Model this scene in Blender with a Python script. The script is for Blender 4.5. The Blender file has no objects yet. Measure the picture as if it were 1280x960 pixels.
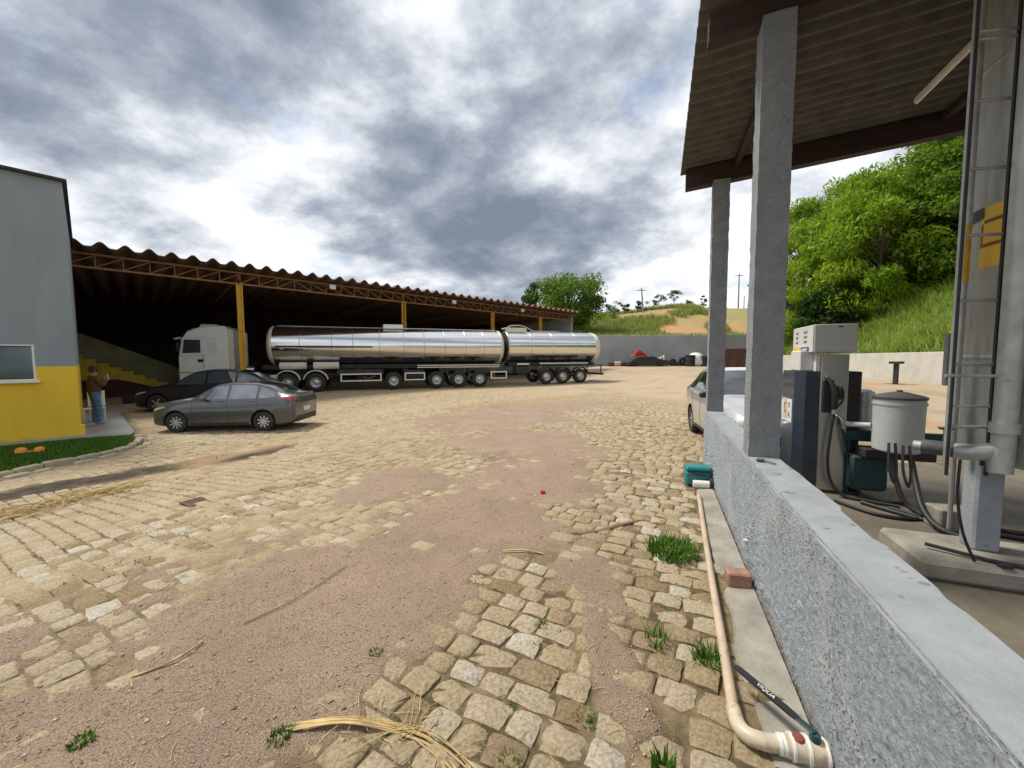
import bpy, bmesh, math, random
import numpy as np
from mathutils import Vector, Matrix
random.seed(7); RNG = np.random.default_rng(11)
R = math.radians
scene = bpy.context.scene
col = scene.collection

# ------------------------------------------------------------------ camera
cam_d = bpy.data.cameras.new('camera'); cam = bpy.data.objects.new('camera', cam_d); col.objects.link(cam)
cam_d.sensor_width = 36.0; cam_d.sensor_fit = 'HORIZONTAL'; cam_d.lens = 13.5
cam_d.clip_start = 0.05; cam_d.clip_end = 3000
CAM_H = 1.7; PITCH = math.atan(31/480)
cam.location = (0, 0, CAM_H); cam.rotation_euler = (R(90) - PITCH, R(0.25), 0)
scene.camera = cam

# ------------------------------------------------------------------ sky, sun, exposure
SUN_EL, SUN_AZ = R(58), R(-62)           # azimuth from +Y, towards +X
world = bpy.data.worlds.new('World'); scene.world = world; world.use_nodes = True
def build_world():
    nt = world.node_tree; N = nt.nodes; L = nt.links; N.clear()
    def n(t, **k):
        o = N.new(t)
        for a, b in k.items(): setattr(o, a, b)
        return o
    out = n('ShaderNodeOutputWorld'); bg = n('ShaderNodeBackground'); bg.inputs['Strength'].default_value = 0.1
    L.new(bg.outputs[0], out.inputs[0])
    sky = n('ShaderNodeTexSky', sky_type='NISHITA', sun_disc=False)
    sky.sun_elevation = SUN_EL; sky.sun_rotation = SUN_AZ; sky.air_density = 1.0; sky.dust_density = 1.5
    tc = n('ShaderNodeTexCoord'); sep = n('ShaderNodeSeparateXYZ'); L.new(tc.outputs['Generated'], sep.inputs[0])
    def m(op, a, b=None, clamp=False):
        o = n('ShaderNodeMath', operation=op, use_clamp=clamp)
        for i, v in enumerate((a, b)):
            if v is None: continue
            if isinstance(v, (int, float)): o.inputs[i].default_value = v
            else: L.new(v, o.inputs[i])
        return o.outputs[0]
    zz = m('ADD', m('MAXIMUM', sep.outputs[2], 0.0), 0.36)
    cx = m('DIVIDE', sep.outputs[0], zz); cy = m('DIVIDE', sep.outputs[1], zz)
    cmb = n('ShaderNodeCombineXYZ'); L.new(cx, cmb.inputs[0]); L.new(cy, cmb.inputs[1])
    mp = n('ShaderNodeMapping'); L.new(cmb.outputs[0], mp.inputs[0])
    mp.inputs['Location'].default_value = (3.35, 1.9, 0); mp.inputs['Rotation'].default_value = (0, 0, R(28)); mp.inputs['Scale'].default_value = (1.25, 1.45, 1)
    def noise(scale, detail, rough, dist, off):
        o = n('ShaderNodeTexNoise'); o.inputs['Scale'].default_value = scale; o.inputs['Detail'].default_value = detail
        o.inputs['Roughness'].default_value = rough; o.inputs['Distortion'].default_value = dist
        v = n('ShaderNodeVectorMath', operation='ADD'); L.new(mp.outputs[0], v.inputs[0]); v.inputs[1].default_value = off
        L.new(v.outputs[0], o.inputs['Vector']); return o.outputs['Fac']
    big = noise(0.95, 3, 0.5, 0.15, (0.3, 0.1, 0)); fine = noise(2.7, 12, 0.60, 0.0, (5, 2, 1)); wisp = noise(7.5, 8, 0.6, 0.0, (1, 7, 3))
    t = m('ADD', m('ADD', m('MULTIPLY', big, 0.60), m('MULTIPLY', fine, 0.40)), m('MULTIPLY', m('SUBTRACT', wisp, 0.5), 0.09))
    rp = n('ShaderNodeValToRGB'); L.new(t, rp.inputs[0]); e = rp.color_ramp.elements
    e[0].position = 0.37; e[0].color = (0.21, 0.245, 0.305, 1); e[1].position = 0.60; e[1].color = (1.05, 1.05, 1.05, 1)
    for p, c in ((0.425, (0.31, 0.35, 0.415)), (0.465, (0.45, 0.49, 0.55)), (0.50, (0.66, 0.69, 0.73)), (0.54, (0.90, 0.91, 0.925))):
        x = e.new(p); x.color = (*c, 1)
    sc = n('ShaderNodeMix', data_type='RGBA', blend_type='MULTIPLY'); sc.inputs[0].default_value = 1
    L.new(rp.outputs[0], sc.inputs[6]); sc.inputs[7].default_value = (7.0, 7.12, 7.3, 1)
    gap = noise(1.7, 6, 0.55, 0.2, (9, 4, 6)); gr = n('ShaderNodeValToRGB'); L.new(gap, gr.inputs[0])
    gr.color_ramp.elements[0].position = 0.60; gr.color_ramp.elements[0].color = (0, 0, 0, 1)
    gr.color_ramp.elements[1].position = 0.74; gr.color_ramp.elements[1].color = (0.8, 0.8, 0.8, 1)
    mx = n('ShaderNodeMix', data_type='RGBA'); L.new(gr.outputs[0], mx.inputs[0]); L.new(sc.outputs[2], mx.inputs[6]); L.new(sky.outputs[0], mx.inputs[7])
    L.new(mx.outputs[2], bg.inputs['Color'])
build_world()
sun_d = bpy.data.lights.new('sun', 'SUN'); sun_d.energy = 2.6; sun_d.angle = R(12); sun_d.color = (1.0, 0.94, 0.82)
sun = bpy.data.objects.new('sun', sun_d); col.objects.link(sun)
sdir = Vector((math.sin(SUN_AZ)*math.cos(SUN_EL), math.cos(SUN_AZ)*math.cos(SUN_EL), math.sin(SUN_EL)))
sun.rotation_euler = sdir.to_track_quat('Z', 'Y').to_euler(); sun.location = (0, 0, 60)
vs = scene.view_settings; vs.view_transform = 'Standard'; vs.look = 'None'; vs.exposure = 0.6; vs.gamma = 1.0; vs.use_curve_mapping = False

# ------------------------------------------------------------------ helpers
def tag(o, label=None, cat=None, group=None, kind=None):
    if label: o['label'] = label
    if cat: o['category'] = cat
    if group: o['group'] = group
    if kind: o['kind'] = kind
    return o
def empty(name, loc=(0, 0, 0), rz=0, parent=None):
    o = bpy.data.objects.new(name, None); col.objects.link(o); o.location = loc; o.rotation_euler = (0, 0, rz); o.empty_display_size = 0.2
    if parent: o.parent = parent
    return o
def copy_tree(o, parent=None):
    c = o.copy(); col.objects.link(c); c.parent = parent
    for ch in o.children:
        if ch is not c: copy_tree(ch, c)
    return c
def place(mesh, name, parent=None, loc=(0, 0, 0), rot=(0, 0, 0), scale=(1, 1, 1)):
    o = bpy.data.objects.new(name, mesh); col.objects.link(o); o.location = loc; o.rotation_euler = rot; o.scale = scale
    if parent: o.parent = parent
    return o

class MB:
    def __init__(s): s.v = []; s.f = []; s.mi = []
    def add(s, v, f, mi=0):
        b = len(s.v); s.v += [tuple(p) for p in v]; s.f += [tuple(i + b for i in q) for q in f]; s.mi += [mi]*len(f); return s
    def box(s, c, size, rz=0, ch=0.0, mi=0, rot=None):
        hx, hy, hz = (k/2 for k in size); M = rot.to_3x3() if rot is not None else Matrix.Rotation(rz, 3, 'Z'); c = Vector(c)
        if ch <= 0:
            v = [(x, y, z) for x in (-hx, hx) for y in (-hy, hy) for z in (-hz, hz)]
            f = [(0, 1, 3, 2), (4, 6, 7, 5), (0, 4, 5, 1), (2, 3, 7, 6), (0, 2, 6, 4), (1, 5, 7, 3)]
        else:
            ch = min(ch, hx*.9, hy*.9, hz*.9); v = []; idx = {}
            for sx in (-1, 1):
                for sy in (-1, 1):
                    for sz in (-1, 1):
                        for a in range(3):
                            p = [sx*(hx - ch), sy*(hy - ch), sz*(hz - ch)]; p[a] = (sx*hx, sy*hy, sz*hz)[a]
                            idx[(sx, sy, sz, a)] = len(v); v.append(p)
            f = []
            for a in range(3):
                b, d = (a+1) % 3, (a+2) % 3
                for sg in (-1, 1):
                    q = []
                    for (u, w) in ((-1, -1), (1, -1), (1, 1), (-1, 1)):
                        k = [0, 0, 0]; k[a] = sg; k[b] = u; k[d] = w; q.append(idx[(*k, a)])
                    f.append(q if sg > 0 else q[::-1])
                for u in (-1, 1):
                    for w in (-1, 1):
                        k0 = [0]*3; k1 = [0]*3
                        k0[a] = -1; k1[a] = 1; k0[b] = k1[b] = u; k0[d] = k1[d] = w
                        q = [idx[(*k0, b)], idx[(*k1, b)], idx[(*k1, d)], idx[(*k0, d)]]
                        f.append(q if u*w > 0 else q[::-1])
            for sx in (-1, 1):
                for sy in (-1, 1):
                    for sz in (-1, 1):
                        q = [idx[(sx, sy, sz, a)] for a in range(3)]; f.append(q if sx*sy*sz > 0 else q[::-1])
        return s.add([tuple(M @ Vector(p) + c) for p in v], f, mi)
    def cyl(s, p0, p1, r0, r1=None, n=16, caps=True, mi=0):
        r1 = r0 if r1 is None else r1; p0 = Vector(p0); p1 = Vector(p1); d = (p1 - p0).normalized()
        a = d.orthogonal().normalized(); b = d.cross(a); v = []
        for p, r in ((p0, r0), (p1, r1)):
            for i in range(n):
                t = 2*math.pi*i/n; v.append(p + (a*math.cos(t) + b*math.sin(t))*r)
        f = [(i, (i+1) % n, n + (i+1) % n, n + i) for i in range(n)]
        if caps: f += [tuple(range(n))[::-1], tuple(range(n, 2*n))]
        return s.add(v, f, mi)
    def tube(s, pts, r, n=8, mi=0, sub=0, caps=True):
        pts = [Vector(p) for p in pts]; rs = list(r) if isinstance(r, (list, tuple)) else [r]*len(pts)
        if sub and len(pts) > 2:
            q = []; qr = []
            for i in range(len(pts)-1):
                p0 = pts[max(i-1, 0)]; p1 = pts[i]; p2 = pts[i+1]; p3 = pts[min(i+2, len(pts)-1)]
                for k in range(sub):
                    t = k/sub; q.append(0.5*((2*p1) + (p2-p0)*t + (2*p0-5*p1+4*p2-p3)*t*t + (3*p1-p0-3*p2+p3)*t**3)); qr.append(rs[i]*(1-t)+rs[i+1]*t)
            q.append(pts[-1]); qr.append(rs[-1]); pts, rs = q, qr
        v = []; a = None
        for i, p in enumerate(pts):
            d = (pts[min(i+1, len(pts)-1)] - pts[max(i-1, 0)])
            d = d.normalized() if d.length > 1e-9 else Vector((0, 0, 1))
            if a is None: a = d.orthogonal().normalized()
            a = (a - d*a.dot(d)); a = a.normalized() if a.length > 1e-6 else d.orthogonal().normalized()
            b = d.cross(a)
            for k in range(n):
                t = 2*math.pi*k/n; v.append(p + (a*math.cos(t) + b*math.sin(t))*rs[i])
        f = [(i*n+k, i*n+(k+1) % n, (i+1)*n+(k+1) % n, (i+1)*n+k) for i in range(len(pts)-1) for k in range(n)]
        if caps: f += [tuple(range(n))[::-1], tuple(range((len(pts)-1)*n, len(pts)*n))]
        return s.add(v, f, mi)
    def prism(s, poly, y0, y1, axis='y', mi=0):
        n = len(poly)
        def P(u, w, t): return (u, t, w) if axis == 'y' else ((t, u, w) if axis == 'x' else (u, w, t))
        v = [P(u, w, y0) for u, w in poly] + [P(u, w, y1) for u, w in poly]
        f = [(i, (i+1) % n, n+(i+1) % n, n+i) for i in range(n)] + [tuple(range(n))[::-1], tuple(range(n, 2*n))]
        return s.add(v, f, mi)
    def lathe(s, prof, c=(0, 0, 0), axis='z', n=24, mi=0):
        v = []; m = len(prof)
        for i in range(n):
            t = 2*math.pi*i/n; ct, st = math.cos(t), math.sin(t)
            for r, h in prof:
                p = {'z': (r*ct, r*st, h), 'y': (r*ct, h, r*st), 'x': (h, r*ct, r*st)}[axis]; v.append((p[0]+c[0], p[1]+c[1], p[2]+c[2]))
        f = [(i*m+k, ((i+1) % n)*m+k, ((i+1) % n)*m+k+1, i*m+k+1) for i in range(n) for k in range(m-1)]
        return s.add(v, f, mi)
    def grid(s, P, nu, nv, mi=0):
        v = [P(i/nu, j/nv) for i in range(nu+1) for j in range(nv+1)]; w = nv+1
        return s.add(v, [(i*w+j, (i+1)*w+j, (i+1)*w+j+1, i*w+j+1) for i in range(nu) for j in range(nv)], mi)
    def mesh(s, name, mats, smooth=None):
        me = bpy.data.meshes.new(name); me.from_pydata(s.v, [], s.f)
        for m in (mats if isinstance(mats, (list, tuple)) else [mats]): me.materials.append(m)
        if isinstance(mats, (list, tuple)) and len(mats) > 1: me.polygons.foreach_set('material_index', s.mi)
        bm = bmesh.new(); bm.from_mesh(me); bmesh.ops.recalc_face_normals(bm, faces=bm.faces); bm.to_mesh(me); bm.free()
        if smooth is not None:
            me.shade_smooth(); me.set_sharp_from_angle(angle=R(smooth))
        me.update(); return me
    def build(s, name, mats, parent=None, loc=(0, 0, 0), rz=0, smooth=None):
        return place(s.mesh(name, mats, smooth), name, parent, loc, (0, 0, rz))

def np_mesh(name, V, F, mat, attrs=None, smooth=False):
    V = np.asarray(V, np.float32).reshape(-1, 3); F = np.asarray(F, np.int32); k = F.shape[1]
    me = bpy.data.meshes.new(name); me.vertices.add(len(V)); me.vertices.foreach_set('co', V.ravel())
    me.loops.add(F.size); me.loops.foreach_set('vertex_index', F.ravel())
    me.polygons.add(len(F)); me.polygons.foreach_set('loop_start', np.arange(0, F.size, k, dtype=np.int32))
    if smooth: me.polygons.foreach_set('use_smooth', np.ones(len(F), bool))
    for an, av in (attrs or {}).items():
        a = me.attributes.new(an, 'FLOAT', 'POINT'); a.data.foreach_set('value', np.asarray(av, np.float32))
    me.materials.append(mat); me.update(calc_edges=True); me.validate(); return me

def _h(ix, iy, seed):
    n = (ix*374761393 + iy*668265263 + seed*1442695041) & 0x7fffffff
    n = ((n ^ (n >> 13))*1274126177) & 0x7fffffff
    return ((n ^ (n >> 16)) & 0xffff)/65535.0
def vnoise(x, y, seed=0):
    x = np.asarray(x, float); y = np.asarray(y, float)
    ix = np.floor(x).astype(np.int64); iy = np.floor(y).astype(np.int64); fx = x-ix; fy = y-iy
    fx = fx*fx*(3-2*fx); fy = fy*fy*(3-2*fy)
    a = _h(ix, iy, seed); b = _h(ix+1, iy, seed); c = _h(ix, iy+1, seed); d = _h(ix+1, iy+1, seed)
    return (a*(1-fx)+b*fx)*(1-fy) + (c*(1-fx)+d*fx)*fy
def fbm(x, y, seed=0, o=4):
    s = 0; a = 0.5; t = 0
    for k in range(o): s = s + a*vnoise(x*2**k, y*2**k, seed+k*17); t += a; a *= .5
    return s/t
def sm(a, b, x):
    t = np.clip((np.asarray(x, float)-a)/(b-a), 0, 1); return t*t*(3-2*t)

# ------------------------------------------------------------------ materials
def mat(name, c, rough=0.7, metal=0.0, var=0.15, scale=6.0, bump=0.0, bscale=None, c2=None, coat=0.0, spec=0.5, dirt=None, coords='Object', detail=6, emit=None, trans=0.0, stretch=None, bdist=1.0):
    m = bpy.data.materials.new(name); m.use_nodes = True; nt = m.node_tree; b = nt.nodes['Principled BSDF']; L = nt.links
    b.inputs['Roughness'].default_value = rough; b.inputs['Metallic'].default_value = metal; b.inputs['Specular IOR Level'].default_value = spec
    if coat: b.inputs['Coat Weight'].default_value = coat; b.inputs['Coat Roughness'].default_value = 0.05
    if trans: b.inputs['Transmission Weight'].default_value = trans
    if emit: b.inputs['Emission Color'].default_value = (*emit[0], 1); b.inputs['Emission Strength'].default_value = emit[1]
    tc = nt.nodes.new('ShaderNodeTexCoord'); src = tc.outputs[coords]
    if stretch:
        mp = nt.nodes.new('ShaderNodeMapping'); mp.inputs['Scale'].default_value = stretch; L.new(src, mp.inputs[0]); src = mp.outputs[0]
    nz = nt.nodes.new('ShaderNodeTexNoise'); nz.inputs['Scale'].default_value = scale; nz.inputs['Detail'].default_value = detail; nz.inputs['Roughness'].default_value = 0.6
    L.new(src, nz.inputs['Vector'])
    rp = nt.nodes.new('ShaderNodeValToRGB'); L.new(nz.outputs['Fac'], rp.inputs[0])
    ca = tuple(max(k*(1-var), 0) for k in c); cb = tuple(min(k*(1+var), 1) for k in (c2 or c))
    if c2: ca = c; cb = c2
    rp.color_ramp.elements[0].position = 0.3; rp.color_ramp.elements[1].position = 0.7
    rp.color_ramp.elements[0].color = (*ca, 1); rp.color_ramp.elements[1].color = (*cb, 1); out = rp.outputs[0]
    if dirt:   # (colour, scale, threshold)
        n2 = nt.nodes.new('ShaderNodeTexNoise'); n2.inputs['Scale'].default_value = dirt[1]; n2.inputs['Detail'].default_value = 8; n2.inputs['Roughness'].default_value = 0.65
        L.new(src, n2.inputs['Vector']); r2 = nt.nodes.new('ShaderNodeValToRGB'); L.new(n2.outputs['Fac'], r2.inputs[0])
        r2.color_ramp.elements[0].position = dirt[2]; r2.color_ramp.elements[1].position = min(dirt[2]+0.18, 1)
        mx = nt.nodes.new('ShaderNodeMix'); mx.data_type = 'RGBA'; L.new(r2.outputs[0], mx.inputs[0]); L.new(out, mx.inputs[6]); mx.inputs[7].default_value = (*dirt[0], 1); out = mx.outputs[2]
    L.new(out, b.inputs['Base Color'])
    if bump:
        n3 = nt.nodes.new('ShaderNodeTexNoise'); n3.inputs['Scale'].default_value = bscale or scale*4; n3.inputs['Detail'].default_value = 8; n3.inputs['Roughness'].default_value = 0.65
        L.new(src, n3.inputs['Vector']); bp = nt.nodes.new('ShaderNodeBump'); bp.inputs['Strength'].default_value = min(bump, 1); bp.inputs['Distance'].default_value = 0.02*bdist
        L.new(n3.outputs['Fac'], bp.inputs['Height']); L.new(bp.outputs[0], b.inputs['Normal'])
    return m

def add_dirt(m, col_, mask):
    """mix real dirt into a material's base colour; mask(nt, links, position output) gives the factor"""
    nt = m.node_tree; L = nt.links; b = nt.nodes['Principled BSDF']; src = b.inputs['Base Color'].links[0].from_socket
    tc = nt.nodes.new('ShaderNodeTexCoord'); f = mask(nt, L, tc.outputs['Object']); mx = nt.nodes.new('ShaderNodeMix'); mx.data_type = 'RGBA'
    L.new(f, mx.inputs[0]); L.new(src, mx.inputs[6]); mx.inputs[7].default_value = (*col_, 1); L.new(mx.outputs[2], b.inputs['Base Color'])
def splash(h, sc, amount):
    def f(nt, L, pos):
        sp = nt.nodes.new('ShaderNodeSeparateXYZ'); L.new(pos, sp.inputs[0]); nz = nt.nodes.new('ShaderNodeTexNoise'); nz.inputs['Scale'].default_value = sc; nz.inputs['Detail'].default_value = 7; L.new(pos, nz.inputs['Vector'])
        a = nt.nodes.new('ShaderNodeMath'); a.operation = 'MULTIPLY_ADD'; L.new(nz.outputs['Fac'], a.inputs[0]); a.inputs[1].default_value = -h*2.6; L.new(sp.outputs[2], a.inputs[2])
        r = nt.nodes.new('ShaderNodeMapRange'); L.new(a.outputs[0], r.inputs[0]); r.inputs[1].default_value = -h*.2; r.inputs[2].default_value = -h*1.5; r.inputs[3].default_value = 0; r.inputs[4].default_value = amount; return r.outputs[0]
    return f
def specks(sc, th, amount):
    def f(nt, L, pos):
        nz = nt.nodes.new('ShaderNodeTexNoise'); nz.inputs['Scale'].default_value = sc; nz.inputs['Detail'].default_value = 3; L.new(pos, nz.inputs['Vector']); n2 = nt.nodes.new('ShaderNodeTexNoise'); n2.inputs['Scale'].default_value = 2.2; L.new(pos, n2.inputs['Vector'])
        ad = nt.nodes.new('ShaderNodeMath'); ad.operation = 'MULTIPLY_ADD'; L.new(n2.outputs['Fac'], ad.inputs[0]); ad.inputs[1].default_value = .35; L.new(nz.outputs['Fac'], ad.inputs[2])
        r = nt.nodes.new('ShaderNodeMapRange'); L.new(ad.outputs[0], r.inputs[0]); r.inputs[1].default_value = th; r.inputs[2].default_value = th+.05; r.inputs[3].default_value = 0; r.inputs[4].default_value = amount; return r.outputs[0]
    return f

def ramp_mat(name, stops, attr=None, objrand=False, noise=(7, 0.6), rough=0.85, bump=0.9, bscale=42, extra=None):
    """colour picked per piece (attribute or object random) plus grain"""
    m = bpy.data.materials.new(name); m.use_nodes = True; nt = m.node_tree; b = nt.nodes['Principled BSDF']; L = nt.links
    b.inputs['Roughness'].default_value = rough; b.inputs['Specular IOR Level'].default_value = 0.25
    if objrand: s = nt.nodes.new('ShaderNodeObjectInfo').outputs['Random']
    else:
        a = nt.nodes.new('ShaderNodeAttribute'); a.attribute_name = attr; s = a.outputs['Fac']
    geo = nt.nodes.new('ShaderNodeNewGeometry')
    nz = nt.nodes.new('ShaderNodeTexNoise'); nz.inputs['Scale'].default_value = noise[0]; nz.inputs['Detail'].default_value = 8; nz.inputs['Roughness'].default_value = 0.7
    L.new(geo.outputs['Position'], nz.inputs['Vector'])
    ad = nt.nodes.new('ShaderNodeMath'); ad.operation = 'MULTIPLY_ADD'; L.new(nz.outputs['Fac'], ad.inputs[0]); ad.inputs[1].default_value = noise[1]
    su = nt.nodes.new('ShaderNodeMath'); su.operation = 'SUBTRACT'; L.new(s, su.inputs[0]); su.inputs[1].default_value = noise[1]/2; L.new(su.outputs[0], ad.inputs[2])
    rp = nt.nodes.new('ShaderNodeValToRGB'); L.new(ad.outputs[0], rp.inputs[0]); e = rp.color_ramp.elements
    e[0].position = stops[0][0]; e[0].color = (*stops[0][1], 1); e[1].position = stops[-1][0]; e[1].color = (*stops[-1][1], 1)
    for p, c in stops[1:-1]: x = e.new(p); x.color = (*c, 1)
    n2 = nt.nodes.new('ShaderNodeTexNoise'); n2.inputs['Scale'].default_value = 55; n2.inputs['Detail'].default_value = 4; L.new(geo.outputs['Position'], n2.inputs['Vector'])
    r2 = nt.nodes.new('ShaderNodeValToRGB'); L.new(n2.outputs['Fac'], r2.inputs[0]); r2.color_ramp.elements[0].position = .3; r2.color_ramp.elements[1].position = .62
    r2.color_ramp.elements[0].color = (.62, .58, .53, 1); r2.color_ramp.elements[1].color = (1, 1, 1, 1)
    mu = nt.nodes.new('ShaderNodeMix'); mu.data_type = 'RGBA'; mu.blend_type = 'MULTIPLY'; mu.inputs[0].default_value = 1
    L.new(rp.outputs[0], mu.inputs[6]); L.new(r2.outputs[0], mu.inputs[7]); L.new(mu.outputs[2], b.inputs['Base Color'])
    n3 = nt.nodes.new('ShaderNodeTexNoise'); n3.inputs['Scale'].default_value = bscale; n3.inputs['Detail'].default_value = 8; n3.inputs['Roughness'].default_value = 0.7
    L.new(geo.outputs['Position'], n3.inputs['Vector']); bp = nt.nodes.new('ShaderNodeBump'); bp.inputs['Strength'].default_value = bump; bp.inputs['Distance'].default_value = 0.022
    L.new(n3.outputs['Fac'], bp.inputs['Height']); L.new(bp.outputs[0], b.inputs['Normal'])
    return m

def leaf_mat(name, ca, cb, cc):
    m = bpy.data.materials.new(name); m.use_nodes = True; nt = m.node_tree; b = nt.nodes['Principled BSDF']; L = nt.links
    b.inputs['Roughness'].default_value = 0.55; b.inputs['Specular IOR Level'].default_value = 0.3
    a = nt.nodes.new('ShaderNodeAttribute'); a.attribute_name = 'tone'
    rp = nt.nodes.new('ShaderNodeValToRGB'); L.new(a.outputs['Fac'], rp.inputs[0]); e = rp.color_ramp.elements
    e[0].color = (*ca, 1); e[1].color = (*cc, 1); x = e.new(0.5); x.color = (*cb, 1)
    L.new(rp.outputs[0], b.inputs['Base Color'])
    tr = nt.nodes.new('ShaderNodeBsdfTranslucent'); L.new(rp.outputs[0], tr.inputs[0]); ms = nt.nodes.new('ShaderNodeMixShader'); ms.inputs[0].default_value = 0.42
    L.new(b.outputs[0], ms.inputs[1]); L.new(tr.outputs[0], ms.inputs[2]); L.new(ms.outputs[0], nt.nodes['Material Output'].inputs[0])
    return m

STONE = [(0.0, (0.30, 0.22, 0.13)), (0.35, (0.44, 0.35, 0.222)), (0.68, (0.505, 0.42, 0.292)), (0.92, (0.55, 0.48, 0.36)), (1.0, (0.60, 0.56, 0.49))]
M = {}
M['stone_one'] = ramp_mat('paving_stone_surface', STONE, objrand=True)
M['stone_many'] = ramp_mat('paving_stones_surface', STONE, attr='tone')
M['pebble'] = ramp_mat('pebble_surface', [(0, (.29, .21, .155)), (.5, (.47, .365, .27)), (1, (.66, .58, .49))], attr='tone', bump=.2)
M['wall_paint'] = mat('roughcast_grey_paint', (.31, .365, .42), .85, c2=(.56, .615, .67), scale=30, bump=1, bscale=75, bdist=2.0, dirt=((.58, .625, .66), 2.0, .52))
M['wall_top'] = mat('smooth_grey_paint', (.31, .335, .355), .75, var=.16, scale=5, bump=.3, bscale=35, dirt=((.25, .26, .25), 3.2, .61))
M['pillar'] = mat('pillar_grey_paint', (.30, .325, .345), .8, var=.16, scale=7, bump=1, bscale=38, bdist=2.2, dirt=((.42, .44, .44), 2.5, .58))
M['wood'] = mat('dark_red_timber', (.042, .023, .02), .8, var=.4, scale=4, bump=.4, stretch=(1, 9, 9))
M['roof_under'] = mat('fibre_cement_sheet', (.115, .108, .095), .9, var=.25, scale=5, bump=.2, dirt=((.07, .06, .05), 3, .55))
M['floor'] = mat('oily_concrete', (.165, .142, .108), .75, var=.3, scale=2.5, bump=.3, bscale=40, dirt=((.09, .08, .065), 1.2, .53))
M['concrete'] = mat('old_concrete', (.31, .29, .245), .9, var=.25, scale=5, bump=.5, bscale=50, dirt=((.18, .165, .13), 3, .56))
M['pale_concrete'] = mat('pale_concrete', (.52, .50, .45), .9, var=.12, scale=2, bump=.3, dirt=((.33, .30, .26), 1.2, .6))
M['far_wall'] = mat('far_grey_wall', (.36, .385, .40), .9, var=.15, scale=.5, bump=.2, dirt=((.24, .25, .25), .7, .6))
M['galv'] = mat('galvanised_steel', (.40, .415, .39), .5, metal=.35, var=.2, scale=5, stretch=(3, 3, .6), dirt=((.26, .26, .23), 3, .56))
M['galv_pipe'] = mat('galvanised_pipe', (.46, .475, .45), .45, metal=.4, var=.2, scale=8, dirt=((.33, .27, .21), 5, .62))
M['steel'] = mat('brushed_stainless', (.55, .54, .51), .33, metal=.9, var=.1, scale=4, stretch=(1, 1, 20))
M['chrome'] = mat('polished_stainless_tank', (.74, .74, .73), .17, metal=1, var=.03, scale=1.5, dirt=((.68, .66, .62), 1.3, .6))
M['dull_steel'] = mat('dull_stainless', (.62, .60, .55), .28, metal=1, var=.08, scale=2)
M['cream'] = mat('cream_paint', (.68, .64, .54), .45, var=.1, scale=3, dirt=((.35, .30, .23), 4, .64))
M['white'] = mat('white_paint', (.76, .75, .72), .4, var=.05, scale=3, dirt=((.45, .42, .37), 2.5, .68), coat=.3)
M['cab_white'] = mat('white_truck_paint', (.88, .88, .85), .3, var=.03, scale=2, coat=.6)
M['black'] = mat('black_plastic', (.018, .018, .02), .5, var=.2)
M['rubber'] = mat('tyre_rubber', (.028, .027, .026), .85, var=.3, scale=9, dirt=((.13, .11, .085), 6, .58))
M['rubber_hose'] = mat('black_hose_rubber', (.022, .022, .022), .55, var=.2)
M['chassis'] = mat('dark_chassis', (.03, .03, .034), .7, var=.3, scale=4, dirt=((.12, .10, .075), 3, .58))
M['glass'] = mat('dark_car_glass', (.02, .025, .03), .03, var=.05, spec=.9, coat=1)
M['glass_light'] = mat('reflective_tinted_glass', (.22, .245, .27), .05, metal=.6, var=.25, scale=2.5, coat=.6)
M['win_glass'] = mat('green_window_glass', (.03, .075, .08), .06, var=.2, spec=.8, coat=.6)
M['rim'] = mat('alloy_rim', (.55, .55, .55), .35, metal=.7, var=.1)
M['red_lamp'] = mat('red_lamp_lens', (.55, .02, .02), .2, var=.1, coat=1)
M['clear_lamp'] = mat('clear_lamp_lens', (.62, .62, .64), .12, var=.1, coat=1, metal=.3)
M['plate'] = mat('number_plate_white', (.7, .7, .68), .5, var=.05)
M['car_grey'] = mat('metallic_grey_paint', (.085, .092, .095), .3, metal=.55, var=.06, scale=3, coat=1, dirt=((.16, .145, .12), 3, .68))
M['car_navy'] = mat('navy_black_paint', (.008, .011, .024), .3, metal=.0, var=.1, coat=.3, spec=.35)
M['car_silver'] = mat('silver_car_paint', (.58, .585, .59), .32, metal=.55, var=.04, coat=.8)
M['grey_build'] = mat('grey_render_paint', (.27, .315, .335), .85, var=.12, scale=1.6, bump=.3, bscale=30, stretch=(1, 1, .35), dirt=((.24, .275, .285), 1.4, .55))
M['yellow_build'] = mat('yellow_render_paint', (.84, .55, .04), .8, var=.08, scale=1.6, bump=.3, bscale=30, stretch=(1, 1, .35), dirt=((.60, .35, .05), 1.8, .58))
M['yellow_steel'] = mat('weathered_yellow_steel', (.62, .36, .03), .6, var=.15, scale=3, dirt=((.22, .10, .03), 5, .6))
M['truss'] = mat('rusty_truss_steel', (.26, .135, .05), .7, var=.3, scale=3, dirt=((.12, .06, .035), 3, .58))
M['shed_roof'] = mat('shed_roof_sheet', (.20, .115, .075), .85, var=.3, scale=1.2, dirt=((.33, .25, .17), .9, .6))
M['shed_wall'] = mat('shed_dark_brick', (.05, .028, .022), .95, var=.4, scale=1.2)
M['shed_floor'] = mat('shed_dirt_floor', (.20, .165, .115), .95, var=.3, scale=.6)
M['olive_wall'] = mat('olive_render', (.16, .15, .075), .9, var=.25, scale=1.2)
M['stair_yellow'] = mat('stair_yellow_paint', (.50, .34, .03), .85, var=.25, scale=2)
M['stair_shade'] = mat('under_stair_shade', (.06, .018, .014), .9, var=.3)  # dark red colour painted in as the shadow below the stair
M['kerb'] = mat('kerb_stone', (.44, .37, .26), .9, var=.25, scale=4, bump=.6, bscale=30)
M['walk'] = mat('grey_sidewalk', (.26, .265, .25), .9, var=.15, scale=1.5, bump=.2)
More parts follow.
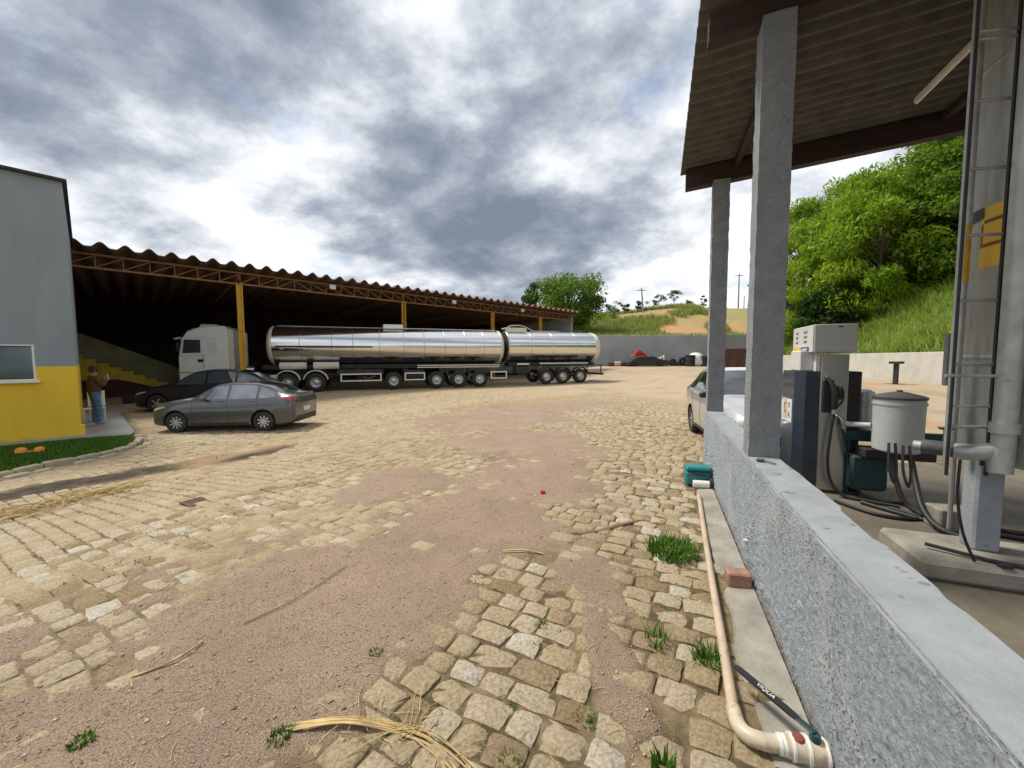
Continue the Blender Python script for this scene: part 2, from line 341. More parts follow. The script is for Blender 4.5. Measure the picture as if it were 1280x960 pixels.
M['lawn_soil'] = mat('lawn_soil', (.075, .085, .025), .95, var=.3, scale=4)
M['soil'] = mat('dark_wet_soil', (.055, .042, .032), .9, var=.4, scale=3, bump=.8, bscale=14)
M['pipe'] = mat('beige_pvc_pipe', (.50, .39, .28), .5, var=.15, scale=5, dirt=((.33, .26, .17), 6, .6))
M['pvc_clear'] = mat('dirty_pale_pvc', (.55, .47, .36), .35, var=.2, scale=14, dirt=((.22, .16, .11), 11, .56))
M['pvc_grey'] = mat('grey_plastic_collar', (.10, .11, .13), .5, var=.15)
M['rust'] = mat('rust_stain', (.20, .05, .035), .7, var=.3, scale=20)
M['teal'] = mat('teal_plastic', (.01, .19, .19), .4, var=.12, scale=7, dirt=((.20, .28, .26), 5, .66))
M['brick'] = mat('worn_brick', (.36, .20, .14), .95, var=.25, scale=12, bump=.6, bscale=40)
M['orange'] = mat('orange_plastic', (.80, .27, .03), .5, var=.15)
M['straw'] = mat('dry_straw', (.52, .38, .18), .85, var=.35, scale=9)
M['twig'] = mat('dry_twig', (.30, .19, .10), .9, var=.3, scale=9)
M['blue'] = mat('blue_panel_paint', (.03, .05, .20), .5, var=.1)
M['pump_navy'] = mat('pump_navy_paint', (.030, .042, .062), .4, var=.2, scale=3, coat=.3, dirt=((.075, .09, .105), 2.5, .6))
M['pump_side'] = mat('pump_dark_panel', (.022, .018, .016), .5, var=.2)
M['pump_white'] = mat('pump_head_white', (.66, .66, .64), .5, var=.05, scale=5)
M['pump_grey'] = mat('pump_head_grey', (.48, .475, .45), .55, var=.05, scale=5)
M['yellow_print'] = mat('yellow_print', (.78, .50, .05), .5, var=.05)
M['orange_print'] = mat('pale_orange_print', (.75, .48, .28), .5, var=.05)
M['dark_print'] = mat('dark_print', (.06, .06, .05), .6, var=.1)
M['brown_print'] = mat('brown_print', (.22, .10, .03), .6, var=.1)
M['white_print'] = mat('white_print', (.75, .76, .76), .6, var=.05)
M['display'] = mat('lcd_display', (.16, .20, .18), .3, var=.1)
M['filter_white'] = mat('filter_pale_paint', (.55, .57, .56), .5, var=.06, scale=5, dirt=((.36, .35, .31), 4, .64))
M['lid'] = mat('filter_dark_lid', (.10, .10, .095), .5, var=.25)
M['teal_steel'] = mat('dark_teal_steel', (.015, .05, .055), .5, var=.25)
M['bark'] = mat('tree_bark', (.12, .095, .07), .95, var=.3, scale=6, bump=.6)
M['pole'] = mat('weathered_pole', (.27, .26, .25), .9, var=.15)
M['red_plastic'] = mat('red_plastic', (.62, .03, .025), .45, var=.1)
M['rusty'] = mat('rusted_metal', (.11, .055, .04), .85, var=.35, scale=4)
M['skin'] = mat('skin', (.42, .24, .16), .6, var=.06)
M['jacket'] = mat('brown_jacket_cloth', (.085, .042, .022), .9, var=.2, scale=12)
M['jeans'] = mat('blue_jeans_cloth', (.075, .17, .34), .9, var=.25, scale=10)
M['shoe'] = mat('grey_blue_shoes', (.26, .33, .38), .7, var=.1)
M['hair'] = mat('dark_hair', (.03, .024, .018), .8, var=.3, scale=20)
M['leaf_a'] = leaf_mat('leaf_broad_green', (.05, .11, .01), (.13, .24, .018), (.32, .43, .04))
M['leaf_b'] = leaf_mat('leaf_bamboo_green', (.09, .175, .01), (.24, .39, .02), (.48, .62, .05))
M['leaf_c'] = leaf_mat('leaf_dark_green', (.02, .05, .012), (.045, .10, .018), (.10, .18, .03))
M['grass'] = leaf_mat('grass_blades', (.03, .085, .008), (.07, .19, .015), (.16, .30, .03))
M['bank_grass'] = leaf_mat('bank_grass_blades', (.13, .20, .03), (.28, .40, .06), (.50, .58, .15))
M['hill_grass'] = leaf_mat('hill_grass_blades', (.14, .19, .04), (.27, .33, .07), (.42, .42, .16))

add_dirt(M['wall_paint'], (.30, .25, .17), splash(.13, 7, .75)); add_dirt(M['wall_paint'], (.10, .105, .11), specks(75, .80, .9)); add_dirt(M['wall_paint'], (.24, .26, .28), specks(24, .80, .5))
add_dirt(M['wall_top'], (.16, .16, .155), specks(16, .84, .75)); add_dirt(M['pillar'], (.14, .15, .155), specks(55, .84, .7))
add_dirt(M['yellow_build'], (.36, .25, .10), splash(.16, 3, .7)); add_dirt(M['car_grey'], (.24, .20, .14), splash(.14, 4, .55)); add_dirt(M['cab_white'], (.40, .35, .27), splash(.55, 2, .6))
# ------------------------------------------------------------------ terrain
def gz(x, y):
    x = np.asarray(x, float); y = np.asarray(y, float)
    dip = -.33*sm(-2.5, -6.5, x)*(1-sm(14.5, 20.5, y))
    right = .6*sm(8, 15, y)*sm(6, 13, x); far = .9*sm(26, 40, y)*sm(2, 10, x)
    truck = -.06*sm(17, 20, y)*(1-sm(24, 29, y))*sm(6, 2, x)
    return dip + np.maximum(right, far) + truck
def g1(x, y): return float(gz(x, y))
GRAVEL = [(-1.45, 2.75, 1.45, 1.05, .5), (-1.5, 1.75, 1.1, .7, .3), (-.5, 4.0, 1.3, 1.2, .5), (.3, 5.3, 1.15, 1.5, .4), (.62, 2.95, .34, .55, .2), (-2.6, 1.5, 1.3, .55, .2),
          (.35, 7.6, 1.9, 2.2, .5), (-.6, 10.8, 3.0, 1.9, .4), (1.2, 13.5, 4.0, 2.0, .5), (-1.6, 5.2, .9, .8, .6), (-3.6, 2.0, .9, .5, .2), (.55, 1.95, .16, .45, .0), (-.2, 1.05, 1.5, .25, 0.0)]
def gravel_mask(x, y):
    s = np.zeros_like(np.asarray(x, float))
    for cx, cy, rx, ry, a in GRAVEL:
        dx = (x-cx)*math.cos(a)+(y-cy)*math.sin(a); dy = -(x-cx)*math.sin(a)+(y-cy)*math.cos(a)
        s = np.maximum(s, np.exp(-((dx/rx)**2+(dy/ry)**2)*.9))
    n = fbm(x*1.7+3, y*1.7, 3, 4); n2 = fbm(x*6, y*6, 5, 3)
    return np.clip(s*1.10 + (n-.5)*.80 + (n2-.5)*.60, 0, 1.2)
def far_dirt(x, y):   # packed earth taking over the paving in the distance
    return sm(14, 21, y)*sm(-3, 4, x) + sm(5.2, 7.5, x)*sm(5.5, 9, y)
def path_dist(x, y, pts):
    d = np.full(np.shape(x), 1e9)
    for (ax, ay), (bx, by) in zip(pts[:-1], pts[1:]):
        t = np.clip(((x-ax)*(bx-ax)+(y-ay)*(by-ay))/((bx-ax)**2+(by-ay)**2), 0, 1); d = np.minimum(d, np.hypot(x-ax-t*(bx-ax), y-ay-t*(by-ay)))
    return d
SOIL = [(-8.6, 4.2), (-7.55, 5.7), (-7.35, 6.25), (-6.9, 6.85), (-6.1, 7.45), (-5.3, 8.1)]
TRACK = [(-6.1, 7.6), (-4.9, 9.8), (-3.1, 12.4), (0, 15), (5.5, 19)]
def soil_mask(x, y):
    d = path_dist(x, y, SOIL); return sm(.62, .22, d+(fbm(x*1.6, y*1.6, 101, 4)-.5)*.75)
def track_mask(x, y):
    d = path_dist(x, y, TRACK); return sm(.75, .15, d+(fbm(x*.9, y*.9, 111, 4)-.5)*1.1)
def dirt_z(x, y):
    gm = gravel_mask(x, y); n = fbm(x*9, y*9, 8, 3)
    lift = sm(.40, .74, gm)
    sand = fbm(x*.55+9, y*.55, 21, 4)
    fill = -.0135 + .009*sm(.50, .68, sand)*np.maximum(sm(4.0, -3.5, x), sm(4.5, 8, y)) + .016*soil_mask(x, y) + .013*track_mask(x, y)
    return gz(x, y) + fill + lift*.0205 + (n-.5)*.011 + np.minimum(far_dirt(x, y), 1)*.03, lift

def axis_lines(lo, d0, d1, hi, step, grow=1.16, mx=12):
    a = list(np.arange(d0, d1+1e-6, step)); s = step; x = d1
    while x < hi: s = min(s*grow, mx); x += s; a.append(x)
    s = step; x = d0; b = []
    while x > lo: s = min(s*grow, mx); x -= s; b.append(x)
    return np.array(b[::-1]+a)
def build_ground():
    xs = axis_lines(-450, -4.2, 2.6, 450, .026, 1.05); ys = axis_lines(-60, .9, 4.6, 700, .026, 1.04)
    X, Y = np.meshgrid(xs, ys, indexing='ij'); Z, lift = dirt_z(X, Y)
    Z = Z - .012*sm(60, 90, np.hypot(X, Y))
    nx, ny = X.shape; V = np.stack([X, Y, Z], -1).reshape(-1, 3)
    i, j = np.meshgrid(np.arange(nx-1), np.arange(ny-1), indexing='ij'); a = (i*ny+j).ravel()
    F = np.stack([a, a+ny, a+ny+1, a+1], 1)
    m = bpy.data.materials.new('earth_and_gravel'); m.use_nodes = True; nt = m.node_tree; b = nt.nodes['Principled BSDF']; L = nt.links
    b.inputs['Roughness'].default_value = .95; b.inputs['Specular IOR Level'].default_value = .2
    geo = nt.nodes.new('ShaderNodeNewGeometry'); P = geo.outputs['Position']
    def nz(s, d=8, r=.65):
        o = nt.nodes.new('ShaderNodeTexNoise'); o.inputs['Scale'].default_value = s; o.inputs['Detail'].default_value = d; o.inputs['Roughness'].default_value = r; L.new(P, o.inputs['Vector']); return o.outputs['Fac']
    def ramp(src, st):
        o = nt.nodes.new('ShaderNodeValToRGB'); L.new(src, o.inputs[0]); e = o.color_ramp.elements
        e[0].position = st[0][0]; e[0].color = (*st[0][1], 1); e[1].position = st[-1][0]; e[1].color = (*st[-1][1], 1)
        for p, c in st[1:-1]: q = e.new(p); q.color = (*c, 1)
        return o.outputs[0]
    def mix(f, a, c, blend='MIX'):
        o = nt.nodes.new('ShaderNodeMix'); o.data_type = 'RGBA'; o.blend_type = blend
        if isinstance(f, float): o.inputs[0].default_value = f
        else: L.new(f, o.inputs[0])
        L.new(a, o.inputs[6]); L.new(c, o.inputs[7]); return o.outputs[2]
    grav = ramp(nz(120, 3, .8), [(.34, (.14, .097, .072)), (.48, (.335, .245, .183)), (.60, (.425, .325, .25)), (.72, (.62, .53, .44))])
    gtone = ramp(nz(1.3, 5), [(.35, (.88, .86, .84)), (.65, (1.10, 1.08, 1.04))]); grav = mix(1.0, grav, gtone, 'MULTIPLY')
    sand = ramp(nz(3.5, 9, .7), [(.3, (.24, .175, .10)), (.5, (.40, .305, .185)), (.7, (.51, .415, .28))])
    joint = ramp(nz(7, 6), [(.40, (.09, .072, .038)), (.62, (.29, .215, .125))])
    at = nt.nodes.new('ShaderNodeAttribute'); at.attribute_name = 'gravel'; an = nt.nodes.new('ShaderNodeAttribute'); an.attribute_name = 'sandy'; ao = nt.nodes.new('ShaderNodeAttribute'); ao.attribute_name = 'clay'
    base = mix(an.outputs['Fac'], joint, sand); base = mix(at.outputs['Fac'], base, grav)
    clay = ramp(nz(.35, 7), [(.33, (.33, .265, .185)), (.50, (.44, .355, .25)), (.60, (.42, .30, .20)), (.70, (.46, .265, .15))])
    base = mix(ao.outputs['Fac'], base, clay)
    soilc = ramp(nz(5, 8, .7), [(.35, (.035, .028, .022)), (.55, (.085, .065, .05)), (.7, (.17, .13, .09))]); aso = nt.nodes.new('ShaderNodeAttribute'); aso.attribute_name = 'soil'; base = mix(aso.outputs['Fac'], base, soilc)
    trk = ramp(nz(2.5, 8, .7), [(.35, (.30, .19, .10)), (.65, (.44, .31, .19))]); atr = nt.nodes.new('ShaderNodeAttribute'); atr.attribute_name = 'track'; base = mix(atr.outputs['Fac'], base, trk)
    L.new(base, b.inputs['Base Color'])
    bp = nt.nodes.new('ShaderNodeBump'); bp.inputs['Strength'].default_value = .9; bp.inputs['Distance'].default_value = .012; L.new(nz(130, 4, .8), bp.inputs['Height']); L.new(bp.outputs[0], b.inputs['Normal'])
    sandy = np.clip(sm(.42, .62, fbm(X*.55+9, Y*.55, 21, 4))*sm(4, -3, X)*.9 + sm(8, 20, Y)*.9 + .1, 0, 1)
    clayv = np.clip(far_dirt(X, Y), 0, 1)
    me = np_mesh('ground', V, F, m, {'gravel': np.clip(lift*1.15, 0, 1).ravel(), 'sandy': sandy.ravel(), 'clay': clayv.ravel(), 'soil': soil_mask(X, Y).ravel(), 'track': (track_mask(X, Y)*.85).ravel()}, smooth=True)
    return tag(place(me, 'ground'), kind='structure')
ground = build_ground()

# wall frame: local x = a (away from the yard), local y = b (along the wall)
W0 = Vector((1.06, .83, 0)); WD = Vector((.358, .934, 0)).normalized(); WN = Vector((WD.y, -WD.x, 0)); WRZ = math.atan2(WN.y, WN.x)
def wl(a, b, z=0): return W0 + WN*a + WD*b + Vector((0, 0, z))
def to_wall(x, y):
    return (x-W0.x)*WN.x+(y-W0.y)*WN.y, (x-W0.x)*WD.x+(y-W0.y)*WD.y

BD = Vector((.67, .742, 0)).normalized(); B0 = Vector((-11.25, 9.92, 0))
BED = [(-9.0, -8.1), (-5.0, -6.0), (-3.0, -5.1), (-1.6, -4.35), (-.40, -3.57), (.34, -3.08), (.80, -2.45), (.98, -1.7), (1.0, -1.0)]
# ------------------------------------------------------------------ paving stones
def build_paving():
    ang = math.atan2(-.475, .88); ca, sa = math.cos(ang), math.sin(ang)
    rows = []; rng = np.random.default_rng(5)
    v = -14.0; st = []
    while v < 32:
        w = rng.uniform(.135, .18); u = -30 + rng.uniform(0, .2)
        while u < 16:
            l = rng.uniform(.15, .25); st.append((u+l/2, v+w/2, l, w)); u += l
        v += w
    S = np.array(st)
    # gentle waviness so the rows are not ruled
    uu = S[:, 0]; vv = S[:, 1] + .035*np.sin(uu*.55) + .03*np.sin(uu*1.7+1)
    cx = uu*ca - vv*sa; cy = uu*sa + vv*ca
    A, B = to_wall(cx, cy)
    keep = (cx > -15.5) & (cx < 6.5) & (cy > .55) & (cy < 19.5) & ~((A > -.27) & (B < 5.9)) & (np.abs(cx) < 1.55*cy+1.2) & (np.minimum(far_dirt(cx, cy), 1) < .8)
    bx = (cx-B0.x)*BD.x+(cy-B0.y)*BD.y; by = -(cx-B0.x)*BD.y+(cy-B0.y)*BD.x
    dk = (bx < 1.08) & (by > np.interp(bx, [q[0] for q in BED[:7]], [q[1] for q in BED[:7]])-.08)      # planted bed and building
    keep &= ~dk
    gm = gravel_mask(cx, cy); keep &= (gm < .95) & (soil_mask(cx, cy) < .6)
    S = S[keep]; cx = cx[keep]; cy = cy[keep]; gm = gm[keep]; n = len(S)
    zt = gz(cx, cy) + rng.normal(0, .0042, n) - .012*(rng.random(n) < .04) + .002*sm(.45, .6, gm)*(rng.random(n) < .3)
    L = S[:, 2]-rng.uniform(.006, .018, n); Wd = S[:, 3]-rng.uniform(.006, .018, n); rot = ang + .02*np.cos(S[:, 0]*.55) + rng.normal(0, .045, n)
    tone = np.clip(.5+.5*(fbm(cx*.5, cy*.5, 33, 3)-.5)+rng.normal(0, .13, n) + .15*sm(-.2, -1.5, cx)*sm(4, 2, cy), 0, 1)
    d = np.hypot(cx, cy); vis = (cy > 1.32) & (np.abs(cx) < 1.31*cy) & (gm < .42); a_, b_ = to_wall(cx, cy); vis &= a_ < -.1
    idx = np.where(vis)[0]; near = idx[np.argsort(d[idx])[:300]]; isnear = np.zeros(n, bool); isnear[near] = True
    # near stones: own objects on shared meshes
    protos = []
    for k in range(14):
        m = 5; r = np.random.default_rng(100+k); V = []; G = np.linspace(-1, 1, m)
        c4 = r.uniform(-.16, .16, (4, 2))
        for i in range(m):
            for j in range(m):
                x, y = G[i], G[j]; e = max(abs(x), abs(y)); cor = abs(x*y)
                z = -.10*max(e-.70, 0)*3.3 - .05*cor**5 + r.normal(0, .07)*(e < .9)+r.normal(0, .03)
                q = [(1-x)*(1-y)/4, (1+x)*(1-y)/4, (1+x)*(1+y)/4, (1-x)*(1+y)/4]
                ox = sum(w*c[0] for w, c in zip(q, c4)); oy = sum(w*c[1] for w, c in zip(q, c4))
                rr = 1-.05*cor**3 + r.normal(0, .028)
                V.append((.5*(x*rr+ox*.6), .5*(y*rr+oy*.6), z*.10))
        F = [(i*m+j, (i+1)*m+j, (i+1)*m+j+1, i*m+j+1) for i in range(m-1) for j in range(m-1)]
        rim = [i*m for i in range(m)] + [(m-1)*m+j for j in range(1, m)] + [i*m+m-1 for i in range(m-2, -1, -1)] + [j for j in range(m-2, 0, -1)]
        b0 = len(V); V += [(V[q][0]*1.03, V[q][1]*1.03, -.075) for q in rim]
        F += [(rim[(q+1) % len(rim)], rim[q], b0+q, b0+(q+1) % len(rim)) for q in range(len(rim))]
        me = bpy.data.meshes.new('stone'); me.from_pydata(V, [], F); me.materials.append(M['stone_one']); me.shade_smooth(); me.set_sharp_from_angle(angle=R(50)); me.update(); protos.append(me)
    for k in near:
        place(protos[k % 14], 'stone', ground, (cx[k], cy[k], zt[k]+.002), (rng.normal(0, .02), rng.normal(0, .02), rot[k]+(math.pi if k % 2 else 0)), (L[k], Wd[k], 1))
    # the rest: one joined part
    f = ~isnear; nf = f.sum()
    base = np.array([(-1, -1), (1, -1), (1, 1), (-1, 1)])*.5
    cj = base[None]*np.stack([L[f], Wd[f]], 1)[:, None, :]*(1+rng.normal(0, .035, (nf, 4, 2)))
    co, si = np.cos(rot[f])[:, None], np.sin(rot[f])[:, None]
    def ring(sc, dz, jit):
        x = cj[:, :, 0]*sc; y = cj[:, :, 1]*sc
        return np.stack([cx[f][:, None]+x*co-y*si, cy[f][:, None]+x*si+y*co, (zt[f]+dz)[:, None]+rng.normal(0, jit, (nf, 4))], -1)
    V = np.concatenate([ring(1.02, -.06, 0), ring(1.0, -.010, .0015), ring(.80, .001, .0025)], 1)
    q = []
    for lv in (0, 4):
        for i in range(4): q.append((lv+i, lv+(i+1) % 4, lv+4+(i+1) % 4, lv+4+i))
    q.append((8, 9, 10, 11)); F = (np.arange(nf)*12)[:, None, None]+np.array(q)[None]
    me = np_mesh('stones', V.reshape(-1, 3), F.reshape(-1, 4), M['stone_many'], {'tone': np.repeat(tone[f], 12)}, smooth=True)
    o = place(me, 'stones', ground); tag(o, kind='stuff')
    return n
build_paving()

def build_pebbles():
    rng = np.random.default_rng(9); n = 75000
    y = 1.0+rng.random(n)**1.7*6.0; x = rng.uniform(-1, 1, n)*(1.5*y+.3); gm = gravel_mask(x, y); A, B = to_wall(x, y)
    k = (rng.random(n) < np.clip((gm-.12)*1.6, .05, 1)) & (A < -.05); x = x[k]; y = y[k]; n = len(x)
    s = rng.uniform(.0018, .0050, n)*(1+.12*y)*np.where(rng.random(n) < .03, 2.2, 1); z = dirt_z(x, y)[0]
    O = np.array([(1, 0, 0), (-1, 0, 0), (0, 1, 0), (0, -1, 0), (0, 0, 1), (0, 0, -1)], float)
    V = O[None]*rng.uniform(.6, 1.3, (n, 6, 1)); t = rng.random(n)*6.28; c, q = np.cos(t)[:, None], np.sin(t)[:, None]
    V = np.stack([V[:, :, 0]*c-V[:, :, 1]*q, V[:, :, 0]*q+V[:, :, 1]*c, V[:, :, 2]*.7], -1)*s[:, None, None]
    V += np.stack([x, y, z+s*.15], -1)[:, None, :]
    T = np.array([(0, 2, 4), (2, 1, 4), (1, 3, 4), (3, 0, 4), (2, 0, 5), (1, 2, 5), (3, 1, 5), (0, 3, 5)])
    F = ((np.arange(n)*6)[:, None, None]+T[None]).reshape(-1, 3)
    o = place(np_mesh('gravel', V.reshape(-1, 3), F, M['pebble'], {'tone': np.repeat(np.clip(rng.normal(.45, .25, n), 0, 1), 6)}), 'gravel')
    tag(o, 'loose reddish brown gravel spread over the worn cobbles', 'gravel', kind='stuff')
build_pebbles()

# ------------------------------------------------------------------ grass blades / leaves
def blades(px, py, pz, n_each, h, spread, rng, lean=.5, w=.006, tones=(0, 1)):
    """tapering blades (2 segments) rooted round each point"""
    px = np.repeat(px, n_each); py = np.repeat(py, n_each); pz = np.repeat(pz, n_each); n = len(px)
    t = rng.random(n)*6.283; r = spread*np.sqrt(rng.random(n)); x = px+r*np.cos(t); y = py+r*np.sin(t)
    hh = h*rng.uniform(.45, 1.1, n); az = t+rng.normal(0, .9, n); le = lean*rng.uniform(.2, 1.3, n)*hh
    fx, fy = np.cos(az), np.sin(az); sx, sy = -fy*w*rng.uniform(.6, 1.3, n), fx*w*rng.uniform(.6, 1.3, n)
    def P(k, hf, lf, sg): return np.stack([x+fx*le*lf+sg*sx*k, y+fy*le*lf+sg*sy*k, pz+hh*hf], -1)
    V = np.stack([P(1, 0, 0, -1), P(1, 0, 0, 1), P(.8, .6, .35, 1), P(.8, .6, .35, -1), P(.1, .95, 1, 1), P(.1, .95, 1, -1)], 1)
    F = ((np.arange(n)*6)[:, None, None]+np.array([(0, 1, 2, 3), (3, 2, 4, 5)])[None]).reshape(-1, 4)
    return V.reshape(-1, 3), F, np.repeat(rng.uniform(*tones, n), 6)

def leaf_cloud(clumps, rng, leaf, per, aspect=.5, droop=.3, tone_shift=0.0):
    """clumps: (cx,cy,cz,rx,ry,rz); leaves spread through each clump's volume, denser at its skin"""
    V = []; T = []
    for (cx, cy, cz, rx, ry, rz) in clumps:
        n = int(per*rng.uniform(.7, 1.3)); d = rng.normal(0, 1, (n, 3)); d /= np.linalg.norm(d, axis=1)[:, None]
        r = rng.random(n)**.42; c = d*r[:, None]*np.array([rx, ry, rz])+np.array([cx, cy, cz])
        ax = rng.normal(0, 1, (n, 3)); ax[:, 2] -= droop; ax /= np.linalg.norm(ax, axis=1)[:, None]
        up = rng.normal(0, .6, (n, 3)); up[:, 2] += .8; sd = np.cross(ax, up); sd /= np.linalg.norm(sd, axis=1)[:, None]+1e-6
        s = leaf*rng.uniform(.55, 1.25, n)[:, None]
        V.append(np.stack([c-ax*s*.5, c+sd*s*aspect*.5, c+ax*s*.5, c-sd*s*aspect*.5], 1)); T.append(np.repeat(np.clip(rng.normal(.45+tone_shift, .2, n)+rng.normal(0, .08), 0, 1), 4))
    V = np.concatenate(V).reshape(-1, 3); n = len(V)//4
    return V, (np.arange(n)*4)[:, None]+np.arange(4)[None], np.concatenate(T)

def tree(name, loc, h, crown_r, crown_h, leafm, label, group=None, nclump=30, per=220, leaf=.3, trunk_r=.2, seed=0, base=.3, aspect=.5, droop=.3, upright=False, lean=0.0, cat='tree'):
    rng = np.random.default_rng(seed); root = empty(name, loc); tag(root, label, cat, group)
    tr = MB(); top = Vector((lean*h*.5, 0, h*.62)); 
    tr.tube([(0, 0, -.6), (lean*h*.1, rng.normal(0, .1), h*.2), (lean*h*.3+rng.normal(0, .15), rng.normal(0, .15), h*.42), tuple(top)], [trunk_r*1.25, trunk_r, trunk_r*.75, trunk_r*.35], n=8, sub=3)
    cl = []
    for k in range(nclump):
        t = rng.random()*6.283; q = rng.random()
        zz = base*h+(h-base*h)*q; prof = math.sin(math.pi*min(max(.12+.80*q, 0), 1))**.6 if not upright else (1-.55*q)
        rr = crown_r*prof*math.sqrt(rng.uniform(.25, 1)); s = crown_r*rng.uniform(.20, .40)
        c = (rr*math.cos(t)+lean*zz*.6, rr*math.sin(t), min(zz, h-s*.5)); cl.append((*c, s*1.15, s*1.15, s*rng.uniform(.6, .95)))
        if k % 2 == 0:
            z0 = max(h*.16, c[2]*rng.uniform(.45, .65)); z0 = min(z0, h*.58)
            tr.tube([(lean*z0*.6, 0, z0), (c[0]*.5+lean*z0*.2, c[1]*.5, (z0+c[2])*.5+.1), c], [trunk_r*.42, trunk_r*.25, trunk_r*.06], n=5, sub=2)
    tr.build('trunk', M['bark'], root, smooth=60)
    V, F, T = leaf_cloud(cl, rng, leaf, per, aspect, droop)
    place(np_mesh('crown', V, F, leafm, {'tone': T}), 'crown', root)
    return root

# ------------------------------------------------------------------ hills and banks behind the walls
LW1 = Vector((16.2, 10.6, 0)); LWD = Vector((5.7, 19.4, 0)).normalized(); LWN = Vector((LWD.y, -LWD.x, 0))
def bank_z(x, y):
    q = (x-LW1.x)*LWN.x+(y-LW1.y)*LWN.y
    return 1.75+.66*np.clip(q, 0, 16)+.12*np.clip(q-16, 0, 60) + (fbm(x*.25, y*.25, 41, 3)-.5)*1.3*sm(1, 5, q)
def hill_z(x, y):
    t = sm(43, 92, y); ridge = 3.4+t*(7.2+2.6*sm(12, 44, x)-2.5*sm(55, 95, x)) - 4*sm(95, 140, y)
    ridge = ridge*sm(-45, 8, x)+1.0*(1-sm(-45, 8, x))
    return ridge+(fbm(x*.08, y*.08, 51, 4)-.5)*2.0*sm(46, 70, y)
def terrain_grid(name, xs, ys, fz, cond, material):
    X, Y = np.meshgrid(xs, ys, indexing='ij'); Z = fz(X, Y); nx, ny = X.shape
    i, j = np.meshgrid(np.arange(nx-1), np.arange(ny-1), indexing='ij'); a = (i*ny+j).ravel(); F = np.stack([a, a+ny, a+ny+1, a+1], 1)
    ok = cond(X, Y).ravel(); F = F[ok[F].all(1)]
    o = place(np_mesh(name, np.stack([X, Y, Z], -1).reshape(-1, 3), F, material, smooth=True), name); return tag(o, kind='structure')
M['hill'] = mat('hill_grass_and_clay', (.17, .20, .055), .95, c2=(.36, .29, .11), scale=.09, bump=.5, bscale=1.5, dirt=((.43, .24, .11), .055, .44), coords='Object')
M['bank'] = mat('bank_undergrowth', (.05, .08, .02), .95, var=.4, scale=.6, bump=.5, bscale=4, dirt=((.27, .19, .10), .5, .62))
def lwq(X, Y): return (X-LW1.x)*LWN.x+(Y-LW1.y)*LWN.y
terrain_grid('hill', np.arange(-60, 130, 2.0), np.arange(42.6, 160, 2.0), hill_z, lambda X, Y: X > -1e9, M['hill'])
def build_bank():
    us = np.arange(.12, 70, 1.0); vs = np.arange(-12, 140, 1.2); U, Vv = np.meshgrid(us, vs, indexing='ij')
    X = LW1.x+LWN.x*U+LWD.x*Vv; Y = LW1.y+LWN.y*U+LWD.y*Vv; Z = bank_z(X, Y); nx, ny = X.shape
    i, j = np.meshgrid(np.arange(nx-1), np.arange(ny-1), indexing='ij'); a = (i*ny+j).ravel()
    o = place(np_mesh('bank', np.stack([X, Y, Z], -1).reshape(-1, 3), np.stack([a, a+ny, a+ny+1, a+1], 1), M['bank'], smooth=True), 'bank'); tag(o, kind='structure')
build_bank()
rng = np.random.default_rng(77)
def bank_grass():
    n = 5200; u = rng.uniform(.2, 15, n); v = rng.uniform(-6, 30, n); x = LW1.x+LWN.x*u+LWD.x*v; y = LW1.y+LWN.y*u+LWD.y*v
    k = fbm(x*.4, y*.4, 61, 3) > .40-.1*(u < 6); x, y = x[k], y[k]
    V, F, T = blades(x, y, bank_z(x, y)-.05, 16, .75, .32, rng, .8, .022)
    T = np.clip(T*.6+.4*np.repeat(fbm(x*.5, y*.5, 71, 3), 16*6)+.05, 0, 1)
    tag(place(np_mesh('bank_grass', V, F, M['bank_grass'], {'tone': T}), 'bank_grass'), 'tall green grass covering the bank above the low pale wall', 'grass', kind='stuff')
    n = 9000; x = rng.uniform(2, 45, n); y = rng.uniform(43, 96, n); k = (lwq(x, y) < 2) & (fbm(x*.12, y*.12, 81, 3)+.25*sm(30, 12, x) > .52); x, y = x[k], y[k]
    V, F, T = blades(x, y, hill_z(x, y)-.05, 7, 1.25, .8, rng, .5, .07)
    tag(place(np_mesh('hill_grass', V, F, M['hill_grass'], {'tone': np.clip(T*.8+.1, 0, 1)}), 'hill_grass'), 'tall yellowish green grass on the hill behind the grey wall', 'grass', kind='stuff')
bank_grass()

# ------------------------------------------------------------------ far walls
def wall_box(name, p0, p1, z0, z1, th, m, label, cap=None):
    p0 = Vector((*p0, 0)); p1 = Vector((*p1, 0)); d = p1-p0; L = d.length; rz = math.atan2(d.y, d.x)
    root = empty(name, (*p0.xy, 0), rz); tag(root, label, 'wall')
    b = MB(); b.box((L/2, 0, (z0+z1)/2), (L, th, z1-z0), ch=.02); b.build('wall_face', m, root)
    if cap: b = MB(); b.box((L/2, 0, z1+.03), (L, th+.04, .055), ch=.015); b.build('coping', cap, root)
    return root
fw = wall_box('boundary_wall', (-8, 42.4), (27.5, 41.2), .2, 4.2, .3, M['far_wall'], 'long tall grey rendered boundary wall below the grassy hill')
b = MB()
for k in range(9): b.box((3+k*4.0, -.16, 2.2), (.03, .02, 4.0))
b.build('joint', M['far_wall'], fw)
L0 = LW1+LWD*25; wall_box('boundary_wall', (L0.x, L0.y), tuple((LW1-LWD*9).xy), .1, 1.93, .25, M['pale_concrete'], 'low pale concrete retaining wall at the foot of the green bank')
wall_box('boundary_wall', (27.3, 41.0), (L0.x+.25, L0.y+.3), .2, 3.3, .25, M['far_wall'], 'short grey wall joining the tall wall to the low pale one')

